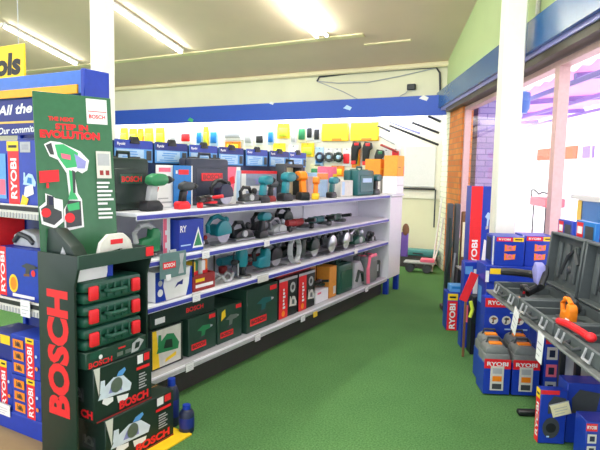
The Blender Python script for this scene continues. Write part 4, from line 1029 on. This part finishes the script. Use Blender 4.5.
# cutout things in the tray
q = MB(); q.prism([(-.13, 0), (-.06, 0), (-.04, .05), (.04, .06), (.06, .0), (.13, 0), (.10, .10), (.05, .14), (-.05, .14), (-.10, .10)], -.012, .012, M_OFFW, .004)
p = Pr(q, 'F', .26, .026, .14); p.rect(.34, .62, .66, .80, M_RED)
tag(q.build('grey_cutout', None, (-2.29, 2.05, 1.108), RG), 'pale grey arch shaped cutout with red label in the stand tray', 'display card')
r = thing('torch_clip', 'dark green wedge block with small white arrow in stand tray corner', 'block', (-2.42, 1.86, 1.108), 0)
q = MB(); q.prism([(-.13, 0), (.13, 0), (.07, .09), (-.05, .17), (-.10, .17)], -.04, .04, M_DGREEN, .006); part(q, 'wedge', r)
q = MB(); q.prism([(-.01, .03), (.05, .03), (.015, .085)], -.043, -.04, M_LGREY); part(q, 'arrow_print', r)
# green cases stacked in the stand
zc = .578
labs = ['bottom', 'middle', 'top']
for k in range(3):
    case('stacked_case', '%s green tool case with red latches stacked in the dark green stand' % labs[k], (-2.355, 2.02, zc + .088 + .119 * k), RG, .39, .18, .117, M_CASE, 'green cases in the stand', M_RED, True)
def jig(q, w, d, h):
    p = Pr(q, 'F', w, d, h); p.text('BOSCH', .22, .2, .03, M_RED, 0, .15); p.rect(.06, .55, .22, .98, M_CASE); p.disc(.22, .55, .012, M_WHITE)
    for k in range(2): p.rect(.48 + .14 * k, .2, .58 + .14 * k, .45, M_STEEL)
    p.poly([(.72, .1), (.84, .15), (.95, .7), (.86, .95), (.74, .7)], M_LGREY); p.poly([(.78, .3), (.86, .35), (.88, .7), (.8, .7)], M_DGREEN); p.rect(.5, .65, .62, .75, M_RED)
carton('picture_carton', 'flat dark green carton with small tool pictures beneath the stacked green cases', (-2.35, 2.03, zc), RG, .41, .19, .086, M_GREEN, jig, 'cartons in the stand')
def sawbox(q, w, d, h):
    p = Pr(q, 'F', w, d, h)
    p.poly([(.0, 1), (.1, 1), (.08, .45)], M_OFFW)
    p.saw_pic(.34, .52, .56, mat('print_pale', (216, 226, 240), .5), M_LAV); p.poly([(.36, .72), (.46, .70), (.52, .78), (.5, .84), (.4, .8)], M_LBLUE); p.poly([(.14, .4), (.3, .36), (.3, .28), (.2, .24), (.12, .32)], M_WHITE); p.poly([(.36, .34), (.56, .3), (.54, .2), (.38, .2)], M_WHITE); p.disc(.36, .56, .04, M_STEEL)
    p.text('BOSCH', .66, .14, h * .17, M_RED, 0, w * .52, .05); p.rect(.72, .8, .82, .97, M_WHITE); p.rect(.84, .82, .94, .97, M_RED); p.rect(.70, .68, .94, .74, M_RED)
    for k in range(6): p.rect(.74, .30 + .055 * k, .88 - .03 * (k % 2), .325 + .055 * k, M_LGREY)
    p.rect(.02, .0, .98, .03, M_DRED)
    l = Pr(q, 'L', w, d, h); l.text('CH', .78, .14, h * .16, M_RED, 0, d * .36, .05); l.rect(.3, .35, .7, .6, M_DGREY); l.saw_pic(.5, .5, .3, M_STEEL, M_DGREY)
carton('saw_box', 'dark green saw box with grey saw picture, upper of two in the stand', (-2.365, 2.06, .291), RG, .405, .25, .285, M_DGREEN, sawbox, 'saw boxes in the stand', seam=M_TAN)
carton('saw_box', 'dark green saw box with grey saw picture, lowest and jutting out of the stand', (-2.345, 2.165, .013), RG, .51, .25, .276, M_DGREEN, sawbox, 'saw boxes in the stand', seam=M_TAN)
q = MB(); q.box((0, 0, .005), (.56, .40, .012), M_YEL, .002); tag(q.build('floor_board', None, (-2.33, 2.2, .002), RG), 'flat yellow board under the lowest saw box on the floor', 'board')
r = thing('paper_note', 'crumpled white paper note with blue edge lying on the top green case', 'paper', (-2.31, 1.93, zc + .088 + .357), RG)
q = MB(); q.prism([(-.11, 0), (.07, 0), (.08, .03), (.08, .062), (-.02, .07), (-.1, .058)], -.01, .01, M_WHITE, .002); part(q, 'sheet', r)
q = MB(); q.box((.095, 0, .03), (.04, .022, .06), M_BLUE, .003); part(q, 'blue_edge', r)
for x, y, h, lab in ((-2.33, 2.52, .30, 'taller dark navy bottle with blue cap between the stand and the shelving'), (-2.19, 2.50, .17, 'shorter dark navy bottle on the floor beside the lowest saw box')):
    r = thing('bottle', lab, 'bottle', (x, y, .001), 0, 'dark bottles by the stand')
    q = MB(); q.lathe([(.04, 0), (.046, .01), (.046, h * .7), (.034, h * .82), (.02, h * .86)], M_NAVY, 16); part(q, 'body', r)
    q = MB(); q.cyl((0, 0, h * .85), (0, 0, h), .024, M_BLUE); part(q, 'cap', r)
    q = MB(); q.lathe([(.0465, h * .2), (.0468, h * .22), (.0468, h * .55), (.0465, h * .57)], M_DBLUE, 16); part(q, 'label', r)
# ------------------------------------------------------------------ window-side display
# long bench: s 2.0 .. 4.75, m 1.13 .. 1.66
def bench(label, s0, s1, m0, m1, z, nm='display_bench'):
    r = thing(nm, label, 'bench', W((s0 + s1) / 2, (m0 + m1) / 2, 0), RA)
    L, Dp = s1 - s0, m1 - m0
    q = MB(); q.box((0, 0, z - .008), (L, Dp, .016), M_GREY, .004); part(q, 'top', r)
    q = MB(); q.box((0, Dp / 2 - .03, z - .05), (L - .1, .02, .05), M_BLACK, .003); part(q, 'apron', r)
    for fx in ((-.195, .44) if L > 2 else (-.44, .44)):
        for yy in ((.02, .12) if L > 2 else (-.2, .2)):
            q = MB(); q.box((fx * L, yy, (z - .03) / 2), (.035, .035, z - .03), M_BLACK, .003); part(q, 'leg', r)
    return r
BZ = .72
bench('long grey bench under the window carrying the open tool cases', 2.0, 4.30, 1.17, 1.76, BZ)
bench('short grey bench before the white column carrying the tall red blue carton', 5.28, 6.0, 1.30, 1.76, .62)
# open tool cases: tray with lid leaning against the window
def open_case(s, ln, label, mt=M_CASEGREY):
    r = thing('open_case', label, 'tool case', W(s, 1.40, BZ + .001), RA, 'open tool cases on the window bench')
    q = MB(); q.box((0, 0, .006), (ln, .38, .012), mt, .003)
    q.box((0, -.185, .04), (ln, .02, .08), mt, .006); q.box((0, .185, .04), (ln, .02, .08), mt, .006)
    for e in (-1, 1): q.box((e * (ln / 2 - .01), 0, .04), (.02, .38, .08), mt, .006)
    q.box((-.3 * ln, 0, .03), (.015, .34, .05), mt, .004); part(q, 'tray', r)
    for e in (-1, 1):
        q = MB(); q.tube([(e * ln * .3 - .035, -.195, .07), (e * ln * .3 - .035, -.212, .02), (e * ln * .3 + .035, -.212, .02), (e * ln * .3 + .035, -.195, .07)], .008, M_LGREY, 6); part(q, 'latch', r)
    q = MB(); q.tube([(-.06, -.195, .045), (-.055, -.225, .035), (.055, -.225, .035), (.06, -.195, .045)], .011, M_DGREY, 7); part(q, 'handle', r)
    X = Matrix.Translation((0, .20, .085)) @ Matrix.Rotation(math.radians(-5), 4, 'X')
    q = MB(); q.box((0, .04, .19), (ln, .016, .38), mt, .01, 2, X)
    q.box((0, .005, .375), (ln, .08, .018), mt, .006, 1, X); q.box((0, .005, .008), (ln, .08, .016), mt, .006, 1, X)
    for e in (-1, 1): q.box((e * (ln / 2 - .009), .005, .19), (.018, .08, .38), mt, .006, 1, X)
    part(q, 'lid', r)
    q = MB()
    for k in range(4): q.box((-ln * .36 + ln * .24 * k, .024, .19), (ln * .12, .018, .26), mt, .008, 2, X)
    q.tube([(-ln * .2, .016, .1), (-ln * .05, .012, .24), (ln * .12, .014, .3), (ln * .25, .016, .2)], .014, M_DGREY, 6, X=X)
    q.ell((ln * .02, .018, .15), (.03, .014, .03), M_DGREY, X=X); part(q, 'lid_moulding', r)
    for e in (-1, 1):
        q = MB(); q.cyl((e * ln * .3 - .03, .2, .085), (e * ln * .3 + .03, .2, .085), .011, M_DGREY, n=8); part(q, 'hinge', r)
    return r
CS = [3.94, 3.35, 2.78, 2.22]
open_case(CS[0], .56, 'open grey tool case nearest the big blue cartons, with a black hose')
open_case(CS[1], .56, 'open grey tool case holding an orange tool on the window bench')
open_case(CS[2], .54, 'open grey tool case with a red handled tool at its front edge')
open_case(CS[3], .54, 'open grey tool case at the front end of the window bench')
TZ = BZ + .02
# tools in the cases
r = thing('vacuum_hose', 'black curved hose with lavender nozzle across the first open case', 'hose', W(3.98, 1.40, TZ + .05), RA)
q = MB(); q.tube([(.2, -.1, .02), (.16, .0, .06), (.05, .05, .09), (-.08, .02, .1), (-.2, -.06, .09), (-.25, -.14, .085)], .028, M_BLACK, 9); part(q, 'hose', r)
q = MB(); q.prism([(.10, .08), (.19, .07), (.16, .2), (.1, .22), (.06, .16)], -.03, .03, M_LAV, .01); part(q, 'nozzle', r)
q = MB(); q.tube([(.1, .05, .18), (.18, .02, .14), (.28, -.04, .08)], .022, M_BLACK, 8); part(q, 'wand', r)
drill('black drill with peach battery in the first open case', W(3.75, 1.275, TZ), RA, M_BLACK, M_DGREY, mat('peach', (240, 170, 130), .5), .6)
drill('grey drill with dark red battery in the open case at the front end of bench', W(2.08, 1.51, TZ), RA, M_DGREY, M_BLACK, M_DRED, .7)
saw('black circular saw in the orange tool case', W(3.38, 1.42, TZ), RA, M_BLACK, M_DGREY, .62)
jigsaw('orange jigsaw with pale tag in the second open case', W(3.20, 1.34, TZ), RA, M_ORANGE, M_ORANGE, .75)
q = MB(); q.box((0, 0, .02), (.05, .004, .04), M_WHITE, .001); q.box((0, .02, .001), (.05, .04, .002), M_WHITE); tag(q.build('paper_tag', None, W(3.12, 1.30, TZ + .03), RA), 'small white paper tag beside the orange jigsaw', 'tag')
saw('black saw with rounded housing in the third open case', W(2.72, 1.44, TZ), RA, M_BLACK, M_BLACK, .75)
r = thing('red_grip_tool', 'red handled tool laid along the third open case front', 'tool', W(2.86, 1.215, BZ + .082), RA)
q = MB(); q.tube([(-.16, 0, .02), (-.06, .01, .03), (.06, .03, .022), (.13, .03, .02)], .019, M_RED, 9); part(q, 'handle', r)
q = MB(); q.ell((.15, .03, .025), (.032, .028, .024), M_RED); part(q, 'knob', r)
q = MB(); q.tube([(-.16, 0, .02), (-.2, -.01, .02)], .01, M_STEEL, 8); part(q, 'tip', r)
drill('dark drill with black battery in the open case at the front end of bench', W(2.20, 1.34, TZ), RA, M_DGREY, M_BLACK, M_BLACK, .85)
# blue cartons standing behind the lids
def tops(q, w, d, h):
    p = Pr(q, 'F', w, d, h); p.rect(.06, .8, .4, .98, M_RED); p.rect(.1, .84, .36, .93, M_WHITE); p.rect(.5, .75, .92, .95, M_DGREY); p.rect(.3, .70, .7, .77, M_ORANGE)
# big blue cartons on a flat blue carton, front faces back along the shopfront
def twin(q, w, d, h):
    p = Pr(q, 'F', w, d, h); p.rect(.04, .84, .58, .98, M_RED); p.text('RYOBI', .31, .91, h * .07, M_WHITE, 0, w * .4); p.rect(.60, .84, .96, .98, M_YEL); p.rect(.66, .89, .9, .93, M_BLACK)
    for k in range(2): p.poly([(.32, .2 + .3 * k), (.68, .24 + .3 * k), (.7, .42 + .3 * k), (.52, .38 + .3 * k), (.32, .44 + .3 * k)], M_ORANGE); p.saw_pic(.5, .32 + .3 * k, .26, M_PINK, M_TAN)
    l = Pr(q, 'L', w, d, h); l.rect(.75, 0, .9, 1, M_WHITE); l.rect(.1, .1, .6, .9, M_NAVY)
carton('flat_carton', 'flat blue carton lying beneath the two big blue cartons', W(4.74, 1.52, BZ + .001), RC, .56, .30, .135, M_BLUE, lambda q, w, d, h: (Pr(q, 'F', w, d, h).rect(.06, .5, .3, .85, M_YEL), Pr(q, 'F', w, d, h).rect(0, 0, .05, .7, M_WHITE)))
carton('floor_carton', 'large plain blue floor carton bearing the flat carton at the bench end', W(4.76, 1.53, .002), RC, .54, .28, .717, M_BLUE, lambda q, w, d, h: (Pr(q, 'F', w, d, h).rect(.1, .1, .9, .3, M_DBLUE), Pr(q, 'L', w, d, h).rect(.1, .7, .5, .9, M_LBLUE)))
carton('big_carton', 'big blue carton with two orange tool pictures, on the aisle side', W(4.74, 1.425, BZ + .137), RC, .235, .28, .24, M_BLUE, twin, 'big blue cartons on the bench', seam=M_LAV)
carton('big_carton', 'big blue carton with two orange tool pictures, on the window side', W(4.76, 1.67, BZ + .137), RC, .235, .28, .25, M_BLUE, twin, 'big blue cartons on the bench', seam=M_LAV)
q = MB(); q.box((0, 0, .12), (.05, .02, .24), M_DRED, .004); q.box((0, -.012, .15), (.03, .004, .12), M_WHITE, .001); tag(q.build('narrow_pack', None, W(4.66, 1.815, BZ + .137), RC), 'narrow dark red pack with white strip beside the window side big carton', 'pack')
for i, (s, m, w, h, mt, lab) in enumerate(((4.26, 1.735, .26, .58, M_BLUE, 'blue carton with red label peeking over the first open lid'), (3.92, 1.735, .3, .60, M_MBLUE, 'bright blue carton with red label peeking over the lids near the mullion'), (3.58, 1.735, .26, .62, M_DBLUE, 'deep blue carton peeking over the second open lid at picture edge'))):
    carton('window_carton', lab, W(s, m, BZ + .001), RA, w, .045, h - .03, mt, tops, 'cartons along the window sill')
# grey canisters with blue sleeves under the bench
def canister(s, m, label, z=0.002):
    r = thing('canister', label, 'canister', W(s, m, z), RC, 'grey canisters with blue sleeves')
    q = MB(); q.box((0, 0, .19), (.186, .20, .36), M_GREY, .02, 2); q.prism([(-.088, .36), (.088, .36), (.075, .415), (.04, .44), (-.04, .44), (-.075, .415)], -.085, .085, M_GREY, .012); part(q, 'body', r)
    q = MB(); q.box((0, -.002, .15), (.190, .202, .28), M_BLUE, .003)
    p = Pr(q, 'F', .19, .206, .29, .01); p.rect(0, .80, 1, 1.1, M_RED); p.text('RYOBI', .5, .95, .036, M_WHITE, 0, .15)
    part(q, 'sleeve', r), 
    q = MB(); q.box((0, -.104, .155), (.095, .004, .22), M_OFFW, .001)
    pp = Pr(q, 'F', .095, .212, .22, .045)
    for k in range(3): pp.rect(.15, .06 + .32 * k, .85, .28 + .32 * k, (M_DGREY, M_ORANGE, M_LGREY)[k])
    part(q, 'picture_card', r)
    q = MB(); q.box((0, -.02, .445), (.09, .05, .02), M_ORANGE, .004); part(q, 'top_label', r)
    q = MB(); q.tube([(-.05, .03, .43), (-.04, .03, .475), (.04, .03, .475), (.05, .03, .43)], .01, M_DGREY, 7); part(q, 'handle', r)
    r.scale = (1, 1, .82)
    return r
canister(4.10, 1.20, 'front row grey canister with blue sleeve on the aisle corner')
canister(4.10, 1.405, 'front row grey canister with blue sleeve beside the picture carton')
canister(4.33, 1.23, 'grey canister standing behind the aisle corner canister')
canister(4.33, 1.44, 'grey canister standing behind the front row one beside the picture carton')
def icons(q, w, d, h):
    p = Pr(q, 'F', w, d, h); p.rect(.0, .88, .5, 1, M_RED); p.text('RYOBI', .26, .94, .035, M_WHITE, 0, .14); p.rect(.55, .80, .95, .82, M_SKYP); p.rect(.45, .58, .95, .6, M_SKYP)
    for k in range(3): p.disc(.2 + .28 * k, .71, .036, M_OFFW); p.tool_pic(.2 + .28 * k, .71, .13, (M_BROWN, M_DGREY, M_DRED)[k], M_BLACK, M_ORANGE)
carton('icon_carton', 'tall blue carton with three round white pictures behind the canisters', W(4.54, 1.40, .002), RC, .36, .12, .61, M_BLUE, icons)
def strip(q, w, d, h):
    p = Pr(q, 'F', w, d, h); p.rect(0, .9, 1, 1, M_RED)
    for k in range(3): p.rect(.12, .06 + .29 * k, .88, .27 + .29 * k, (M_LGREY, M_PINK, M_OFFW)[k]); p.rect(.3, .1 + .29 * k, .7, .22 + .29 * k, M_NAVY)
carton('picture_carton', 'narrow blue carton with column of three pictures beside the canisters', W(4.10, 1.58, .002), RC, .10, .2, .44, M_BLUE, strip)
carton('black_carton', 'tall black carton with dim green ring beside the aisle end of the bench', W(4.98, 1.27, .002), RC, .09, .14, .52, M_BLACK, lambda q, w, d, h: Pr(q, 'F', w, d, h).disc(.5, .6, .035, M_DGREEN))
for s, z, rot, lab in ((3.45, .70, .35, 'slanted white price card hanging from the second case on the bench'), (3.02, .67, .1, 'large white price card hanging from the third case on the bench')):
    r = price_tag(lab, W(s, 1.125, z), RA, .085, .16, M_WHITE, 'price cards on the window bench'); r.rotation_euler = (0, rot, RA)
# lavender edged plastic panel leaning under the bench, floor bracket
r = thing('leaning_tray', 'grey plastic tray with lavender rim leaning under the window bench', 'tray', W(3.80, 1.69, .165), RA)
X = Matrix.Rotation(math.radians(-6), 4, 'X')
q = MB(); q.box((0, 0, .03), (.50, .03, .38), M_LGREY, .01, 2, X); part(q, 'panel', r)
q = MB(); q.box((0, -.01, .25), (.54, .07, .07), M_LAV, .025, 3, X); part(q, 'rim', r)
q = MB()
q.box((0, 0, -.153), (.5, .09, .02), M_DGREY, .005); part(q, 'stand', r)
q = MB(); q.box((0, 0, .02), (.24, .05, .035), M_BLACK, .008); q.box((.09, .0, .03), (.05, .07, .05), M_BLACK, .008); tag(q.build('floor_bracket', None, W(3.68, 1.37, .002), RC + .05), 'black bracket foot lying on green carpet before the canisters', 'bracket')
# boxes at the front right
def bx1(q, w, d, h):
    p = Pr(q, 'F', w, d, h); p.rect(.0, .92, .7, 1, M_RED); p.poly([(.3, .56), (.9, .6), (.95, .86), (.5, .9), (.3, .76)], M_DGREY); p.disc(.45, .3, .05, M_DGREY, sq=1.3); p.disc(.45, .3, .03, M_BLACK); p.rect(.3, .12, .4, .15, M_SKYP)
    l = Pr(q, 'L', w, d, h); l.rect(.05, 0, .95, 1, M_RED); l.text('RYOBI', .5, .42, d * .55, M_WHITE, 90, h * .62); l.rect(.05, .82, .95, 1, M_YEL); l.rect(.2, .88, .8, .92, M_BLACK)
carton('front_box', 'blue box with red lettered side standing nearest the aisle at front right', W(3.32, 1.325, .002), RC, .155, .07, .33, M_BLUE, bx1, 'blue boxes on the floor by the bench')
price_tag('creased pale price card stuck on the blue box nearest the aisle', W(3.277, 1.365, .22), RC, .11, .075, M_CREAM, 'price cards on the floor boxes').rotation_euler = (0, -.3, RC)
def bx2(q, w, d, h):
    p = Pr(q, 'F', w, d, h); p.poly([(.1, .5), (.5, .55), (.55, .85), (.2, .9), (.08, .75)], M_DGREY); p.poly([(.6, .5), (.95, .5), (1, .56), (.7, .62)], M_ORANGE); p.rect(.55, .68, .95, .95, M_LAV)
carton('front_box', 'wide blue box with grey tool picture behind the aisle side box', W(3.38, 1.585, .002), RC, .35, .14, .37, M_BLUE, bx2, 'blue boxes on the floor by the bench')
def bx3(q, w, d, h):
    p = Pr(q, 'F', w, d, h); p.rect(.0, .80, .2, .96, M_RED); p.text('RYOBI', .10, .88, .02, M_WHITE, 0, .05)
    for k in range(3): p.rect(.03, .05 + .25 * k, .19, .24 + .25 * k, M_OFFW); p.rect(.07, .09 + .25 * k, .16, .2 + .25 * k, M_NAVY)
    p.poly([(.28, 1), (.5, 1), (.62, .74), (.5, .66)], M_RED); p.poly([(.28, .2), (.5, .3), (.5, .62), (.32, .8)], M_TAN); p.poly([(.52, .0), (.98, .0), (.98, .5), (.66, .72), (.55, .5)], M_OFFW); p.poly([(.32, .3), (.42, .36), (.4, .6)], M_BROWN)
carton('front_box', 'blue box with three small pictures and red slash at bottom right', W(3.08, 1.545, .002), RC, .30, .14, .27, M_BLUE, bx3, 'blue boxes on the floor by the bench')
# low carton, tall cartons and clutter further along
def low(q, w, d, h):
    p = Pr(q, 'F', w, d, h); p.rect(.02, .0, .46, .78, M_RED); p.text('RYOBI', .25, .38, .06, M_WHITE, 90, .26); p.rect(.02, .8, .46, .98, M_YEL); p.rect(.1, .86, .38, .91, M_BLACK); p.disc(.76, .3, .03, M_DGREY); p.rect(.85, .6, .98, .75, M_PINK)
carton('low_carton', 'low blue carton with red lettered panel on the aisle floor before the dark rack', W(5.76, 1.275, .002), RC, .23, .2, .39, M_BLUE, low)
def tall(q, w, d, h):
    p = Pr(q, 'F', w, d, h); p.rect(0, .0, .46, 1, M_RED); p.text('RYOBI', .23, .22, w * .24, M_WHITE, 90, h * .34); p.poly([(.52, .12), (.9, .2), (.86, .36), (.6, .4)], M_WHITE); p.tool_pic(.72, .62, .3, M_SKYP, M_LGREY, M_WHITE); p.rect(.85, .02, .98, .45, M_OFFW)
carton('tall_carton', 'tall blue carton with red lettered spine on the short bench before the white column', W(5.6, 1.43, .623), RC, .24, .2, .86, M_BLUE, tall)
carton('blue_tray', 'small light blue box lying on top of the low red lettered carton', W(5.76, 1.29, .394), RC, .20, .14, .07, M_LBLUE, lambda q, w, d, h: (Pr(q, 'F', w, d, h).rect(.1, .5, .9, .8, M_MBLUE), Pr(q, 'F', w, d, h).rect(.6, .1, .9, .4, M_PINK)))
carton('blue_side_carton', 'dark blue carton with white edge beside the flat blue carton on bench end', W(5.16, 1.28, .002), RC, .19, .12, .80, M_BLUE, lambda q, w, d, h: (Pr(q, 'F', w, d, h).rect(.45, .62, .7, .92, M_WHITE), Pr(q, 'F', w, d, h).rect(.05, .86, .4, .95, M_LBLUE), Pr(q, 'F', w, d, h).rect(.1, .3, .4, .5, M_PINK)))
r = thing('display_card', 'red lettered card with yellow green strip leaning at the aisle end of the bench', 'card', W(4.80, 1.11, .49), RC)
q = MB(); X = Matrix.Rotation(.35, 4, 'Y')
q.box((0, 0, .15), (.07, .012, .26), M_RED, .002, 1, X); p = Pr(q, 'F', .07, .012, .26); part(q, 'card', r)
q = MB(); q.tube([(.07, -.01, .02), (.09, -.012, -.05), (.07, -.012, -.12)], .016, M_LIME, 8); part(q, 'yellow_strip', r)
q = MB(); q.box((.03, 0, -.23), (.02, .02, .49), M_BROWN, .003); part(q, 'stick', r)
q = MB(); q.box((0, 0, .26), (.05, .06, .5), M_BROWN, .006); q.box((0, -.032, .3), (.02, .006, .4), M_TAN, .001); tag(q.build('wooden_post', None, W(5.36, 1.40, .002), RC), 'short brown wooden post standing by the black carton', 'post')
q = MB(); q.box((0, 0, .13), (.06, .06, .26), M_MBLUE, .008); q.box((0, -.031, .2), (.04, .004, .05), M_WHITE, .001); tag(q.build('blue_tin', None, W(5.44, 1.34, .002), RC), 'small blue upright tin at the foot of the wooden post', 'tin')
# dark slim rack with hung goods
r = thing('slim_rack', 'dark slim upright rack of tools standing by the window before the brick pier', 'rack', W(6.5, 1.42, 0), RC)
q = MB(); q.box((0, 0, .03), (.30, .26, .06), M_KICK, .01); part(q, 'base', r)
for x in (-.11, -.03):
    q = MB(); q.box((x, -.04, .66), (.06, .1, 1.2), M_DGREY, .015, 2); part(q, 'upright', r)
q = MB(); q.box((.06, -.02, .62), (.07, .06, 1.1), M_BROWN, .01); q.box((.05, -.055, .85), (.03, .006, .4), M_CREAM, .001); part(q, 'wooden_panel', r)
q = MB(); q.tube([(-.12, -.1, .3), (-.14, -.14, .5), (-.1, -.12, .8), (-.12, -.1, 1.1)], .018, M_DGREEN, 7); part(q, 'green_handle', r)
q = MB(); q.tube([(-.06, -.1, .12), (-.07, -.13, .4), (-.05, -.12, .7)], .016, M_STEEL, 7); part(q, 'steel_tube', r)
